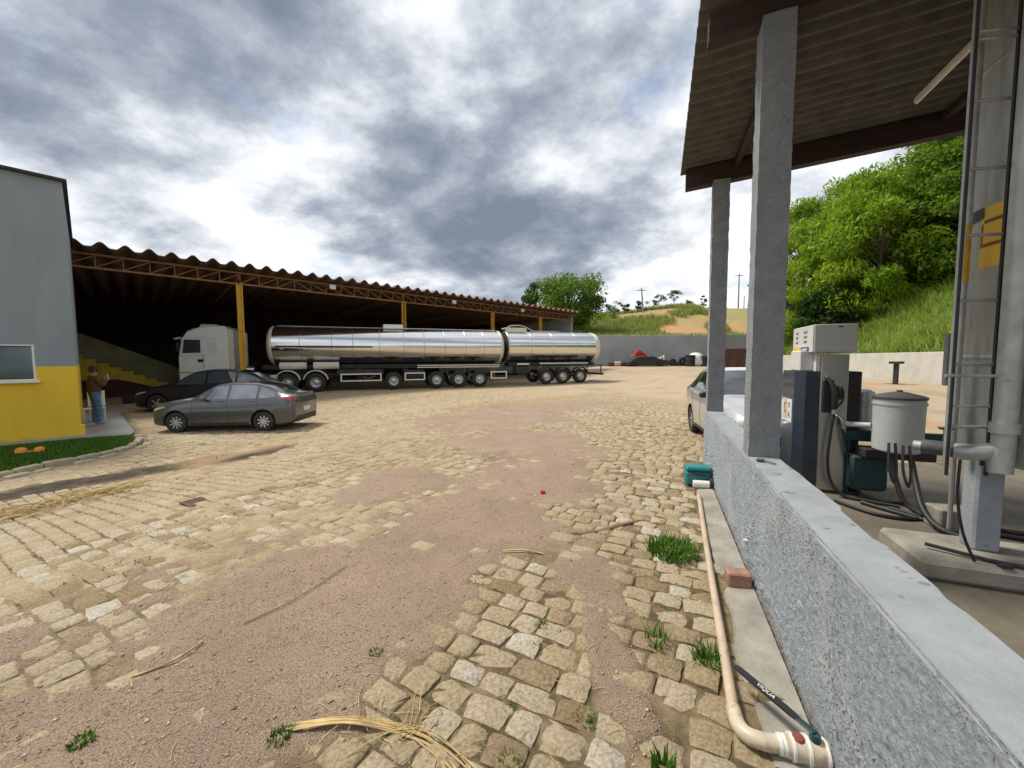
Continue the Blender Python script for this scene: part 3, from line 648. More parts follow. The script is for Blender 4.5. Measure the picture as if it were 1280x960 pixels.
# ------------------------------------------------------------------ low roughcast wall
def build_low_wall():
    root = empty('low_wall', W0, WRZ); tag(root, 'low grey roughcast wall with a smooth top carrying the canopy pillars', 'wall')
    b0, b1, h, th = -1.6, 5.62, .90, .22
    bl_ = np.concatenate([np.arange(b0, -.1, .03), np.arange(-.1, 2.7, .0075), np.arange(2.7, b1, .018), [b1]]); nb = len(bl_)-1; nz_ = 112
    B, Zz = np.meshgrid(bl_, np.linspace(-.05, h-.012, nz_+1), indexing='ij')
    lump = vnoise(B*48, Zz*48, 5)*.6+vnoise(B*95, Zz*95, 6)*.4; patch = sm(.38, .6, fbm(B*1.3, Zz*1.3, 9, 3))
    A = -(np.clip(lump-.42, 0, 1)*.036*(.35+.65*patch)) - .006*fbm(B*3, Zz*3, 4, 3)
    edge = sm(h-.05, h-.012, Zz); A = A*(1-edge*.9)
    V = np.stack([A, B, Zz], -1).reshape(-1, 3); i, j = np.meshgrid(np.arange(nb), np.arange(nz_), indexing='ij'); a = (i*(nz_+1)+j).ravel()
    F = np.stack([a, a+1, a+nz_+2, a+nz_+1], 1); me = np_mesh('roughcast_face', V, F, M['wall_paint'], smooth=True)
    place(me, 'roughcast_face', root)
    # smooth top with a worn edge
    n = 220; ys = np.linspace(b0, b1, n+1); r1 = (fbm(ys*3, ys*0, 12, 4)-.5)*.022; r2 = (fbm(ys*2.2, ys*0+4, 13, 4)-.5)*.03 - .02*sm(.62, .7, vnoise(ys*4, ys*0, 15))
    V = []; 
    for y, p, q in zip(ys, r1, r2): V += [(-.004+p*.4, y, h-.03), (.006+p, y, h), (th+q, y, h+.002), (th+.004, y, h-.03), (th, y, -.05)]
    F = [(k*5+i, k*5+i+1, (k+1)*5+i+1, (k+1)*5+i) for k in range(n) for i in range(4)]+[tuple(range(5)), tuple(n*5+i for i in range(4, -1, -1))]
    m = MB(); m.add(V, F); m.build('wall_top', M['wall_top'], root, smooth=50)
    m = MB(); m.box((th/2-.002, b1-.002, .43), (th-.012, .01, .92)); m.build('end_face', M['wall_top'], root)
    return root
build_low_wall()

# concrete floor under the canopy
def build_floor():
    m = MB(); m.box((3.15, 1.6, .025), (5.84, 9.6, .15), ch=.02); o = m.build('concrete_floor', M['floor'], loc=W0, rz=WRZ); tag(o, kind='structure')
    # broken concrete footing strip along the outside of the wall
    m = MB(); n = 60; V = []
    for k in range(n+1):
        y = .62+k/n*3.85; w = .155+.10*float(fbm(y*1.6, 0.3, 7, 3))+.03*float(vnoise(y*9, 1.0, 8)); g = .004*float(vnoise(y*6, 3, 2))
        if .98 < y < 1.06 or 1.98 < y < 2.10: w *= .35
        V += [(-w-.02, y, -.03), (-w, y, .010+g), (-.02, y, .026+g)]
    m.add(V, [(k*3+i, k*3+i+1, k*3+i+4, k*3+i+3) for k in range(n) for i in range(2)])
    tag(m.build('footing_strip', M['concrete'], loc=W0, rz=WRZ, smooth=40), kind='structure')
build_floor()

# ------------------------------------------------------------------ canopy
def build_canopy():
    root = empty('canopy', W0, WRZ); tag(root, 'corrugated canopy roof on grey concrete pillars and dark timbers over the fuel pump', 'canopy')
    SL = .067
    def rough_pillar(bc, ac, z0, z1):
        m = MB(); w = .108; nz_ = 60; prof = []
        ring = [(-w, -w), (-w+.0, -w*.33), (-w, w*.33), (-w, w), (-w*.33, w), (w*.33, w), (w, w), (w, w*.33), (w, -w*.33), (w, -w), (w*.33, -w), (-w*.33, -w)]; r = np.random.default_rng(int(abs(bc)*100))
        V = []
        for k in range(nz_+1):
            z = z0+(z1-z0)*k/nz_
            for (x, y) in ring: V.append((ac+x+r.normal(0, .0022), bc+y+r.normal(0, .0022), z))
        n = len(ring); F = [(k*n+i, k*n+(i+1) % n, (k+1)*n+(i+1) % n, (k+1)*n+i) for k in range(nz_) for i in range(n)]+[tuple(range(n))[::-1], tuple(nz_*n+i for i in range(n))]
        m.add(V, F); return m.build('pillar', M['pillar'], root, smooth=40)
    for bc in (2.53, 5.42): rough_pillar(bc, .107, .904, 4.302)
    for bc in (2.555, 5.445, -.5): rough_pillar(bc, 5.75, .1, 4.67)
    rough_pillar(-.5, .107, .904, 4.302)
    for bc in (-.5, 2.53, 5.47):
        m = MB(); V = []
        for a in (-.37, 6.1):
            z = 4.30+SL*(a-.125)
            for (y, dz) in ((-.07, 0), (.07, 0), (.07, .27 if bc > 5 else .19), (-.07, .27 if bc > 5 else .19)): V.append((a, bc+y, z+dz))
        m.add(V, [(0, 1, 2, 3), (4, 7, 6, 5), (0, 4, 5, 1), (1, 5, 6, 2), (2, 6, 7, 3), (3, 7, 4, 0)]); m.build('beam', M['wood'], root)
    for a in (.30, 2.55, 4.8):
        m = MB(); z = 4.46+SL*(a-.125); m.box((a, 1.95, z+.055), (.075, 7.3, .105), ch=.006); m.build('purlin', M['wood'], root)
    # corrugated sheets
    pitch = .177; amp = .034; sw = pitch*6; b = 5.60-sw*8
    m = MB(); nb = 48; na = 4
    def P(u, v):
        a = -.44+6.7*v; y = u*(sw+.04); return (a, y, 4.60+SL*(a-.125)+amp*math.cos(2*math.pi*y/pitch))
    m.grid(P, nb, na); v0 = len(m.v)
    m.grid(lambda u, v: tuple(Vector(P(u, v))+Vector((0, 0, .008))), nb, na)
    w = na+1; m.add([m.v[i*w] for i in range(nb+1)]+[m.v[v0+i*w] for i in range(nb+1)], [(i, i+1, nb+2+i, nb+1+i) for i in range(nb)])
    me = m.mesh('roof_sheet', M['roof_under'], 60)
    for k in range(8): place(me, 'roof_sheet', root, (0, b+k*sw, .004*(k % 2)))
    # lamp tube under the second purlin
    t = MB(); t.tube([(1.98, 3.75, 4.585), (1.98, 4.75, 4.585)], .014, 10); t.box((1.98, 4.25, 4.625), (.035, 1.06, .06), ch=.008)
    lm = t.build('strip_lamp', M['white'], smooth=40, loc=W0, rz=WRZ); tag(lm, 'thin white fluorescent strip lamp fixed under the canopy roof', 'lamp')
build_canopy()

# ------------------------------------------------------------------ fuel pump
def text_mesh(name, txt, size, m, parent, loc, rot, squeeze=1.0):
    cu = bpy.data.curves.new(name, 'FONT'); cu.body = txt; cu.size = size; cu.align_x = 'CENTER'; cu.align_y = 'CENTER'; cu.extrude = .0006
    o = bpy.data.objects.new(name, cu); col.objects.link(o); bpy.context.view_layer.update()
    me = bpy.data.meshes.new_from_object(o.evaluated_get(bpy.context.evaluated_depsgraph_get())); bpy.data.objects.remove(o); bpy.data.curves.remove(cu)
    me.materials.clear(); me.materials.append(m); q = place(me, name, parent, loc, rot, (squeeze, 1, 1)); return q
def build_pump():
    root = empty('fuel_pump', wl(1.17, 4.64, .1), WRZ); root.scale = (.88, .88, .96); tag(root, 'navy and stainless diesel pump with a white head on the canopy floor', 'fuel pump')
    # local x = n (towards the right), y = d; display side faces -x, hose side faces -y
    m = MB(); m.prism([(-.36, -.20), (-.26, -.31), (-.10, -.31), (-.10, .31), (-.36, .31)], .05, 1.50, axis='z'); m.build('cabinet', M['pump_navy'], root)
    m = MB(); m.box((.05, 0, .86), (.298, .66, 1.70), ch=.008); m.build('hose_panel', M['steel'], root)
    m = MB(); m.box((.282, .02, .775), (.16, .58, 1.45), ch=.01); m.build('side_cabinet', M['pump_side'], root)
    m = MB(); m.box((0, 0, .026), (.76, .66, .05), ch=.01); m.build('base', M['chassis'], root)
    m = MB(); m.box((-.20, .02, 1.63), (.198, .40, .255), ch=.01); m.box((-.125, -.24, 1.63), (.045, .10, .255)); m.build('neck', M['pump_white'], root)
    h = MB(); h.box((.01, 0, 1.90), (.46, .82, .34), ch=.012); hd = h.build('head', M['pump_grey'], root)
    h = MB(); h.box((-.224, 0, 1.90), (.012, .80, .325), ch=.004); h.build('display_face', M['pump_white'], hd)
    for k, z in enumerate((1.99, 1.93, 1.87)):
        for y, w in ((-.12, .13), (.22, .09)):
            h = MB(); h.box((-.231, y, z), (.004, w, .030)); h.build('display', M['display'], hd)
    h = MB(); h.box((-.231, -.11, 1.775), (.004, .32, .055)); h.build('blue_label', M['blue'], hd)
    h = MB(); h.box((-.231, .20, 1.775), (.004, .24, .055)); h.build('yellow_label', M['yellow_print'], hd)
    for k in range(5):
        h = MB(); h.box((-.234, -.02-.045*k, 1.775), (.003, .028, .020+.006*(k % 2))); h.build('mark', M['white_print'], hd)
    h = MB(); h.box((.06, -.412, 2.035), (.05, .004, .014)); h.build('slot', M['black'], hd)
    # sticker on the cabinet's yard side
    s = MB(); s.box((-.364, .02, .98), (.006, .36, .30)); st = s.build('sticker', M['white_print'], root)
    s = MB(); s.box((-.369, .12, 1.0), (.004, .14, .26)); s.build('orange_panel', M['orange_print'], st)
    rt = (R(90), 0, R(-90))
    text_mesh('letter', 'V', .12, M['dark_print'], st, (-.371, -.05, 1.045), rt); text_mesh('letter', 'A', .12, M['dark_print'], st, (-.371, -.05, .925), rt); text_mesh('letter', 'C', .20, M['dark_print'], st, (-.373, .12, 1.0), rt, .7)
    s = MB(); s.box((-.3655, .235, .97), (.006, .06, .30)); s.build('side_sticker', M['white_print'], root)
    # nozzle in its holder
    nz = MB(); nz.box((-.02, -.345, 1.20), (.12, .03, .40), ch=.01); nz.build('nozzle_holder', M['black'], root)
    nz = MB(); nz.tube([(-.04, -.36, 1.43), (0, -.41, 1.34), (.03, -.42, 1.24), (.03, -.41, 1.05)], [.014, .03, .042, .03], 10, sub=3)
    nz.box((.085, -.42, 1.25), (.05, .05, .16), ch=.015); nz.tube([(.0, -.42, 1.32), (.10, -.43, 1.30), (.11, -.43, 1.16), (.05, -.42, 1.07)], .012, 8, sub=3); no = nz.build('nozzle', M['black'], root, smooth=40)
    nz = MB(); nz.tube([(-.05, -.34, 1.45), (-.02, -.385, 1.38)], .011, 8); nz.build('spout', M['steel'], no, smooth=40)
    nz = MB(); nz.cyl((.03, -.41, 1.045), (.03, -.41, .99), .026, n=12); nz.build('swivel', M['steel'], no, smooth=40)
    h = MB(); h.tube([(.03, -.41, 1.0), (.0, -.42, .75), (-.02, -.43, .40), (.03, -.45, .16), (.15, -.50, .03), (.35, -.58, .022), (.62, -.70, .022)], .019, 8, sub=6); h.build('hose', M['rubber_hose'], root, smooth=60)
    h = MB(); h.tube([(.12, -.345, .92), (.14, -.39, .80), (.20, -.40, .50), (.28, -.42, .20), (.40, -.46, .03), (.75, -.55, .022)], .019, 8, sub=6); h.build('hose', M['rubber_hose'], root, smooth=60)
    h = MB(); h.tube([(.05, -.34, .955), (.10, -.37, .96), (.13, -.39, .90), (.14, -.39, .82)], .022, 8, sub=4); h.build('hose_elbow', M['steel'], root, smooth=60)
build_pump()

# ------------------------------------------------------------------ filters, skid, hoses
def build_filters():
    z0 = .1
    sk = empty('filter_skid', wl(1.75, 4.25, z0), WRZ); tag(sk, 'dark teal steel stand carrying the filter housings behind the pump', 'stand')
    m = MB(); m.box((.18, .15, .70), (1.25, .10, .12), ch=.01); m.build('cross_rail', M['teal_steel'], sk)
    for x in (-.40, .78): m = MB(); m.box((x, .15, .32), (.09, .09, .636)); m.build('leg', M['teal_steel'], sk)
    m = MB(); m.box((-.02, -.02, .55), (.60, .24, .10), ch=.01); m.build('shelf', M['chassis'], sk)
    m = MB(); m.box((-.22, .13, .30), (.34, .30, .40), ch=.03); m.cyl((-.22, -.03, .34), (-.22, .12, .34), .12, n=16); m.build('motor', M['teal_steel'], sk, smooth=40)
    f = empty('filter_housing', wl(1.69, 4.10, .70), WRZ); tag(f, 'large pale grey cylindrical filter housing with a dark flat lid', 'filter', )
    m = MB(); m.lathe([(0, .0), (.17, .0), (.195, .02), (.20, .06), (.205, .50), (.205, .56), (.0, .56)], n=32); m.build('body', M['filter_white'], f, smooth=40)
    m = MB(); m.lathe([(.213, .50), (.215, .515), (.213, .53)], n=32); m.build('band', M['filter_white'], f, smooth=40)
    m = MB(); m.lathe([(0, .562), (.215, .562), (.218, .585), (.19, .60), (.06, .635), (.025, .64), (.025, .655), (0, .655)], n=32); m.build('lid', M['lid'], f, smooth=35)
    m = MB(); m.cyl((-.20, .05, .26), (-.36, .22, .24), .03, n=12); m.build('inlet_pipe', M['filter_white'], f, smooth=40)
    f = empty('filter_housing', wl(1.60, 4.62, .82), WRZ); tag(f, 'small pale filter canister with a rounded top beside the pump', 'filter')
    m = MB(); m.lathe([(0, .0), (.075, .0), (.08, .10), (.0, .10)], n=24); m.build('head', M['filter_white'], f, smooth=40)
    m = MB(); m.lathe([(0, .10), (.105, .10), (.112, .13), (.105, .15), (.108, .42), (.095, .47), (.05, .50), (0, .505)], n=24); m.build('bowl', M['galv_pipe'], f, smooth=40)
    m = MB(); m.lathe([(0, -.10), (.03, -.10), (.03, 0)], n=12); m.build('outlet', M['filter_white'], f, smooth=40)
    def hose(pts, r, label, z=z0):
        m = MB(); m.tube([tuple(wl(a, b, zz)) for a, b, zz in pts], r, 8, sub=6); tag(m.build('hose', M['rubber_hose'], smooth=60), label, 'hose')
    hose([(1.62, 4.02, .70), (1.64, 3.98, .45), (1.70, 3.88, .20), (1.86, 3.72, .125), (2.2, 3.62, .122), (2.7, 3.6, .122)], .024, 'black hose dropping from the left underside of the large filter to the floor')
    hose([(1.76, 4.0, .70), (1.74, 3.85, .46), (1.70, 3.62, .24), (1.74, 3.40, .135), (1.95, 3.28, .122), (2.35, 3.28, .122)], .026, 'thick black hose curving from below the large filter along the floor')
    hose([(1.40, 4.05, .122), (1.62, 3.80, .122), (1.95, 3.55, .122), (2.5, 3.42, .122)], .022, 'black hose lying along the floor from the pump base')
    hose([(1.15, 4.02, .122), (1.35, 3.72, .122), (1.60, 3.66, .122), (1.75, 3.78, .122), (1.60, 3.95, .122)], .018, 'black hose looped on the floor in front of the pump')
build_filters()

# ------------------------------------------------------------------ galvanised tank, ladder and pipes
def build_tank():
    z0 = .25
    p = MB(); p.box((2.02, 2.70, .176), (1.84, .60, .150), ch=.03); pl = p.build('plinth', M['concrete'], loc=W0, rz=WRZ, smooth=20); tag(pl, 'low chipped concrete plinth under the galvanised tank', 'plinth')
    T = Vector((2.14, 2.80, 0)); root = empty('storage_tank', wl(T.x, T.y, z0), WRZ); tag(root, 'tall galvanised vertical tank on a grey concrete post under the canopy', 'tank')
    m = MB(); m.lathe([(0, .70), (.34, .66), (.59, .68), (.63, .74), (.63, 4.26), (0, 4.32)], n=56); m.build('shell', M['galv'], root, smooth=40)
    for z in (1.45, 2.55, 3.55):
        m = MB(); m.lathe([(.6305, z-.015), (.638, z-.008), (.638, z+.008), (.6305, z+.015)], n=56); m.build('weld_seam', M['galv'], root, smooth=30)
    for (x, y) in ((-.53, -.02), (.25, .16), (.25, -.26)): m = MB(); m.box((x, y, .345), (.155, .155, .695), ch=.015); m.build('support_post', M['wall_top'], root)
    m = MB(); m.box((-.05, .0, .675), (1.10, .20, .05)); m.build('support_beam', M['teal_steel'], root)
    # hazard plate wrapped on the shell, facing the yard side
    def wrap(a0, a1, z0_, z1_, off, n=10): 
        g = MB(); g.grid(lambda u, v: ((.63+off)*math.cos(a0+(a1-a0)*u), (.63+off)*math.sin(a0+(a1-a0)*u), z0_+(z1_-z0_)*v), n, 2); return g
    ac = math.atan2(-.62, -.78)
    ac = R(180); pl = wrap(ac+.0, ac+.46, 2.10, 2.56, .004).build('warning_plate', M['yellow_print'], root)
    for (u0, u1, v0, v1) in ((.05, .36, 2.42, 2.445), (.01, .36, 2.25, 2.275), (.335, .36, 2.276, 2.419), (.015, .04, 2.276, 2.419)): wrap(ac+u0, ac+u1, v0, v1, .006, 4).build('mark', M['brown_print'], pl)
    wrap(ac-.65, ac+.04, 2.46, 2.54, .012).build('strap', M['black'], root)
    # pipes: two uprights and the low run with the valve, all one pipework
    q = empty('pipework', wl(1.5, 2.48, z0), WRZ); tag(q, 'galvanised pipes with a red-brown valve running up beside the tank', 'pipe')
    m = MB(); m.tube([(.02, 0, 4.40), (.02, 0, .92), (.0, .015, .82), (-.07, .06, .775), (-.16, .12, .77)], .058, 14, sub=4); m.build('riser_pipe', M['galv_pipe'], q, smooth=50)
    m = MB(); m.cyl((.02, 0, .93), (.02, 0, 1.0), .072, n=16); m.build('coupling', M['galv_pipe'], q, smooth=40)
    m = MB(); m.tube([(-.16, .12, .77), (-.30, .21, .77)], [.055, .055], 14); m.build('valve_body', M['lid'], q, smooth=50)
    m = MB(); m.lathe([(0, .0), (.012, .0), (.012, .11), (.035, .115), (.045, .13), (0, .135)], c=(-.20, .15, .80), n=14); m.build('valve_wheel', M['lid'], q, smooth=40)
    m = MB(); m.tube([(-.30, .21, .77), (-.335, .235, .77)], .040, 12); m.build('low_pipe', M['galv_pipe'], q, smooth=50)
    m = MB(); m.tube([(-.095, .29, 4.40), (-.095, .29, .80)], .032, 12); m.build('riser_pipe', M['galv_pipe'], q, smooth=50)
    m = MB(); m.cyl((-.095, .29, 2.0), (-.095, .29, 2.42), .0345, n=12, caps=False); m.build('yellow_band', M['yellow_steel'], q, smooth=50)
    m = MB(); m.tube([(-.29, .02, 1.32), (-.12, .04, 1.32), (.02, -.02, 1.32), (.10, .02, 1.32)], .012, 8, sub=2); m.box((-.02, -.062, 1.32), (.05, .03, .05)); m.build('pipe_clamp', M['galv_pipe'], q, smooth=40)
    for (x, y, s) in ((-.34, .36, 0), (-.39, .45, 1)):
        m = MB(); m.tube([(x, y, .74), (x-.01, y-.04, .55), (x+.02, y-.06, .42), (x+.045, y-.03, .52), (x+.04, y, .74)], .010, 6, sub=4); m.build('cable_loop', M['rubber_hose'], q, smooth=60)
    m = MB(); m.tube([(-.17, .04, .72), (-.175, .03, .45), (-.15, .0, .20), (-.09, -.02, .012)], .009, 6, sub=4); m.build('drain_hose', M['rubber_hose'], q, smooth=60)
    # ladder
    l = empty('ladder', wl(1.27, 2.55, z0), WRZ); tag(l, 'narrow galvanised steel ladder standing against the tall tank', 'ladder')
    m = MB(); m.box((0, 0, 2.45), (.020, .035, 3.60)); m.build('rail', M['galv_pipe'], l)
    m = MB(); m.box((-.012, -.034, 2.45), (.012, .018, 3.70)); m.build('rail_edge', M['chassis'], l)
    m = MB(); m.box((.242, .045, 2.45), (.014, .022, 3.70)); m.build('rail', M['chassis'], l)
    for k in range(8): m = MB(); m.cyl((0, 0, .95+k*.45), (.235, .05, .95+k*.45), .012, n=8); m.build('rung', M['galv_pipe'], l, smooth=40)
    for z in (1.1, 3.6):
        for x, y, x2, y2 in ((0, 0, .42, .10), (.235, .05, .46, .02)): m = MB(); m.cyl((x, y, z), (x2, y2, z), .010, n=6); m.build('bracket', M['galv_pipe'], l)
    # grey board
    bx = MB(); bx.box((0, 0, 1.58), (.15, .05, .46), ch=.008); bx.cyl((.05, .03, 0), (.05, .03, 1.36), .018, n=8); o = bx.build('switch_box', M['pole'], loc=wl(1.75, 3.42, .10), rz=WRZ); tag(o, 'grey flat switch box on a thin stalk behind the ladder', 'switch box')
    # iron bar lying across the plinth
    br = MB(); br.tube([(1.22, 2.62, .285), (1.50, 2.50, .27), (1.74, 2.43, .27), (1.95, 2.34, .20)], .014, 8); br.box((1.55, 2.44, .268), (.06, .05, .022)); o = br.build('iron_bar', M['chassis'], loc=W0, rz=WRZ, smooth=40); tag(o, 'dark iron bar lying across the concrete plinth', 'bar')
    k = MB(); k.box((0, 0, .10), (.42, .20, .20), ch=.012); o = k.build('concrete_block', M['concrete'], loc=wl(1.95, 3.60, .10), rz=WRZ+.1); tag(o, 'grey concrete block on the floor behind the tank post', 'block')
build_tank()

# I-shaped steel stand near the low pale wall
m = MB(); m.box((0, 0, .02), (.6, .4, .04)); m.box((0, 0, .45), (.14, .12, .84)); m.box((0, 0, .90), (.42, .30, .10), ch=.01)
sx, sy = 15.6, 15.6; tag(m.build('steel_stand', M['chassis'], loc=(sx, sy, g1(sx, sy)-.005), rz=.3), 'dark I-shaped steel stand in front of the low pale wall', 'stand')

# ------------------------------------------------------------------ wheels and cars
def wheel_parts(root, x, y, side, r, w, rim_r, spokes=8, rim_m=None, truck=False):
    """wheel with its axis along local y, outer face towards side (+1/-1)"""
    wh = empty('wheel', (x, y, r), 0, root)
    t = MB(); h = w/2; t.lathe([(rim_r, -h*.8), (r*.86, -h), (r*.965, -h*.8), (r, -h*.45), (r, h*.45), (r*.965, h*.8), (r*.86, h), (rim_r, h*.8), (rim_r*.97, 0), (rim_r, -h*.8)], axis='y', n=32); t.build('tyre', M['rubber'], wh, smooth=50)
    m = MB(); s = side
    if truck:
        m.lathe([(rim_r, s*h*.70), (rim_r*.95, s*h*.84), (rim_r*.88, s*h*.80), (rim_r*.80, s*h*.2), (rim_r*.52, s*h*.10), (rim_r*.48, s*h*.55), (rim_r*.30, s*h*.75), (0, s*h*.78)], axis='y', n=28); m.build('rim', rim_m or M['rim'], wh, smooth=35)
        m = MB()
        for k in range(10):
            a = k*math.pi/5; p = (rim_r*.66*math.cos(a), rim_r*.66*math.sin(a)); m.cyl((p[0], s*h*.10, p[1]), (p[0], s*h*.24, p[1]), .022, n=6)
        m.build('wheel_nuts', M['chassis'], wh)
    else:
        m.lathe([(rim_r, s*h*.70), (rim_r*.97, s*h*.82), (rim_r*.90, s*h*.80), (rim_r*.86, s*h*.55), (rim_r*.25, s*h*.50), (.0, s*h*.52)], axis='y', n=28, mi=1)
        for k in range(spokes):
            a = 2*math.pi*k/spokes; c, q = math.cos(a), math.sin(a); pr = []
            for (rr, ww) in ((.14, .16), (.93, .24)):
                for sg in (-1, 1): pr.append((rim_r*(rr*c-sg*ww*.5*q), rim_r*(rr*q+sg*ww*.5*c)))
            v = [(p[0], s*h*.62, p[1]) for p in pr]+[(p[0], s*h*.80, p[1]) for p in pr]
            m.add(v, [(0, 1, 3, 2), (4, 6, 7, 5), (0, 4, 5, 1), (2, 3, 7, 6), (0, 2, 6, 4), (1, 5, 7, 3)], 0)
        m.cyl((0, s*h*.55, 0), (0, s*h*.86, 0), rim_r*.2, n=14); m.build('rim', [rim_m or M['rim'], M['chassis']], wh, smooth=35)
    return wh

def pchip(xs, ys, x):
    xs = np.asarray(xs, float); ys = np.asarray(ys, float); h = np.diff(xs); d = np.diff(ys)/h; m = np.zeros_like(ys)
    m[0], m[-1] = d[0], d[-1]
    for i in range(1, len(xs)-1):
        m[i] = 0 if d[i-1]*d[i] <= 0 else 2/(1/d[i-1]+1/d[i])
    i = np.clip(np.searchsorted(xs, x)-1, 0, len(h)-1); t = (x-xs[i])/h[i]
    return (2*t**3-3*t*t+1)*ys[i]+(t**3-2*t*t+t)*h[i]*m[i]+(-2*t**3+3*t*t)*ys[i+1]+(t**3-t*t)*h[i]*m[i+1]

def build_car(name, label, st, paint, wheels, r, cowl, rfront, rrear, rbase, pillars, loc, rz, group=None, rim_r=.2, spokes=9, tail=(3.9, 4.2), head=(.05, .5), tail_v=(3.35, 4.5), rearplate=True, handles=(2.1, 3.0)):
    """st rows: x, zb, w, zs, y5, z5, z7  (front at x=0, driver sits on +y)"""
    st = np.array(st); xs = st[:, 0]; Lc = xs[-1]
    def sec(x):
        zb, w, zs, y5, z5, z7 = (float(pchip(xs, st[:, k], x)) for k in range(1, 7)); hm = zb+(zs-zb)*.45
        return [(0, zb), (w*.90, zb), (w*.975, zb+.05), (w, hm), (w*.985, zs-.07), (w*.955, zs), (y5, z5), (y5*.86, z5+(z7-z5)*.62), (y5*.45, z5+(z7-z5)*.93), (0, z7)]
    def S(x, v, off=0.0):
        s = sec(x); i = min(int(v), 8); t = v-i; y = s[i][0]*(1-t)+s[i+1][0]*t; z = s[i][1]*(1-t)+s[i+1][1]*t
        if off:
            dy, dz = s[i+1][0]-s[i][0], s[i+1][1]-s[i][1]; l = math.hypot(dy, dz)+1e-6
            q = min(x+.02, Lc); p = max(x-.02, 0); s2, s1 = sec(q), sec(p)
            def pt(ss): return (ss[i][0]*(1-t)+ss[i+1][0]*t, ss[i][1]*(1-t)+ss[i+1][1]*t)
            a, c = pt(s2), pt(s1); tx = Vector((q-p, a[0]-c[0], a[1]-c[1])); tv = Vector((0, dy/l, dz/l)); nn = tx.cross(tv)
            nn = nn.normalized()
            if nn.y*max(y, .01)+nn.z*(.3 if v > 2 else -.3)+(nn.x*(.5 if x > Lc/2 else -.5)) < 0: nn = -nn
            return (x+nn.x*off, y+nn.y*off, z+nn.z*off)
        return (x, y, z)
    root = empty(name, loc, rz); tag(root, label, 'car', group); cs = {'car_grey': .955, 'car_navy': 1.05}.get({id(M['car_grey']): 'car_grey', id(M['car_navy']): 'car_navy'}.get(id(paint)), 1.0); root.scale = (cs, cs, cs)
    X = sorted(set(list(np.linspace(0, .12, 4))+list(np.linspace(.12, Lc-.12, 56))+list(np.linspace(Lc-.12, Lc, 4)))); V = []; np_ = 10
    for x in X:
        s = sec(x); V += [(x, y, z) for y, z in s]+[(x, -y, z) for y, z in s[-2:0:-1]]
    n = 18; F = [(i*n+k, i*n+(k+1) % n, (i+1)*n+(k+1) % n, (i+1)*n+k) for i in range(len(X)-1) for k in range(n)]+[tuple(range(n))[::-1], tuple((len(X)-1)*n+k for k in range(n))]
    m = MB(); m.add(V, F); body = m.build('body', [paint, M['chassis']], root, smooth=32)
    cut = MB()
    for wx in wheels:
        for sg in (-1, 1): cut.cyl((wx, sg*.60, r+.01), (wx, sg*1.3, r+.01), r+.055, n=28)
    co = cut.build('cutter', M['chassis']); bo = body.modifiers.new('arch', 'BOOLEAN'); bo.object = co; bo.operation = 'DIFFERENCE'; bo.solver = 'EXACT'; bo.material_mode = 'TRANSFER'
    bpy.context.view_layer.update(); dg = bpy.context.evaluated_depsgraph_get()
    co.parent = root; bpy.context.view_layer.update(); dg = bpy.context.evaluated_depsgraph_get()
    me = bpy.data.meshes.new_from_object(body.evaluated_get(dg)); body.modifiers.clear(); body.data = me; bpy.data.objects.remove(co)
    me.shade_smooth(); me.set_sharp_from_angle(angle=R(32))
    half = sec(wheels[0])[3][0]
    for wx in wheels:
        for sg in (-1, 1): wheel_parts(root, wx, sg*(half-.105), sg, r, .195, rim_r, spokes)
    def patch(nm, mt, P, nu, nv, sides=(1, -1), parent=None):
        for sg in sides:
            g = MB(); g.grid(lambda u, v: (lambda p: (p[0], sg*p[1], p[2]))(P(u, v)), nu, nv); g.build(nm, mt, parent or root, smooth=60)
    # screens
    def screen(x0, x1):
        def P(u, v):
            x = x0+(x1-x0)*u; p = S(x, 6.10+2.9*abs(2*v-1)**.0 if False else 6.12+2.88*(1-abs(2*v-1)), .006); return (p[0], p[1]*(1 if v < .5 else -1), p[2])
        return P
    gl = M['glass_light'] if paint is M['car_grey'] else M['glass']
    patch('windscreen', M['glass'], screen(cowl+.06, rfront-.02), 8, 16, (1,)); patch('rear_window', M['glass'], screen(rrear+.04, rbase-.05), 8, 16, (1,))
    # side glass between pillars
    edges = [cowl+.20]+[e for p in pillars for e in (p-.035, p+.035)]+[rbase-.16]
    for a, c in zip(edges[0::2], edges[1::2]):
        def P(u, v, a=a, c=c):
            x = a+(c-a)*u; s = sec(x); z0 = s[5][1]+.035; z1 = max(s[6][1]-.045, z0+.004); z = z0+(z1-z0)*v
            t = (z-s[5][1])/max(s[6][1]-s[5][1], 1e-3); return S(x, 5+min(max(t, 0), 1), .006)
        patch('side_window', gl, P, 10, 3)
    # door seams, handles, mirrors
    for x in [cowl+.02, *pillars[:2]]:
        for sg in (1, -1):
            g = MB(); g.tube([(lambda p: (p[0], sg*p[1], p[2]))(S(x, v, .001)) for v in np.linspace(2.0, 5.0, 10)], .004, 5); g.build('door_seam', M['black'], root)
    for x in handles:
        for sg in (1, -1): p = S(x, 4.55, .012); g = MB(); g.box((p[0], sg*p[1], p[2]), (.17, .022, .028), ch=.008); g.build('door_handle', paint, root)
    for sg in (1, -1):
        p = S(cowl+.42, 5.0); g = MB(); g.box((p[0]-.02, sg*(p[1]+.10), p[2]+.06), (.09, .17, .12), ch=.03); g.box((p[0], sg*(p[1]+.01), p[2]+.025), (.06, .06, .04)); g.build('mirror', M['black'] if paint is M['car_silver'] else paint, root, smooth=40)
    patch('sill_trim', M['black'], lambda u, v: S(wheels[0]+.42+(wheels[1]-wheels[0]-.84)*u, 1.9+.3*v, .004), 10, 2)
    patch('headlight', M['clear_lamp'], lambda u, v: S(head[0]+(head[1]-head[0])*u, 4.15+(1.0-.5*u)*v, .005), 8, 4)
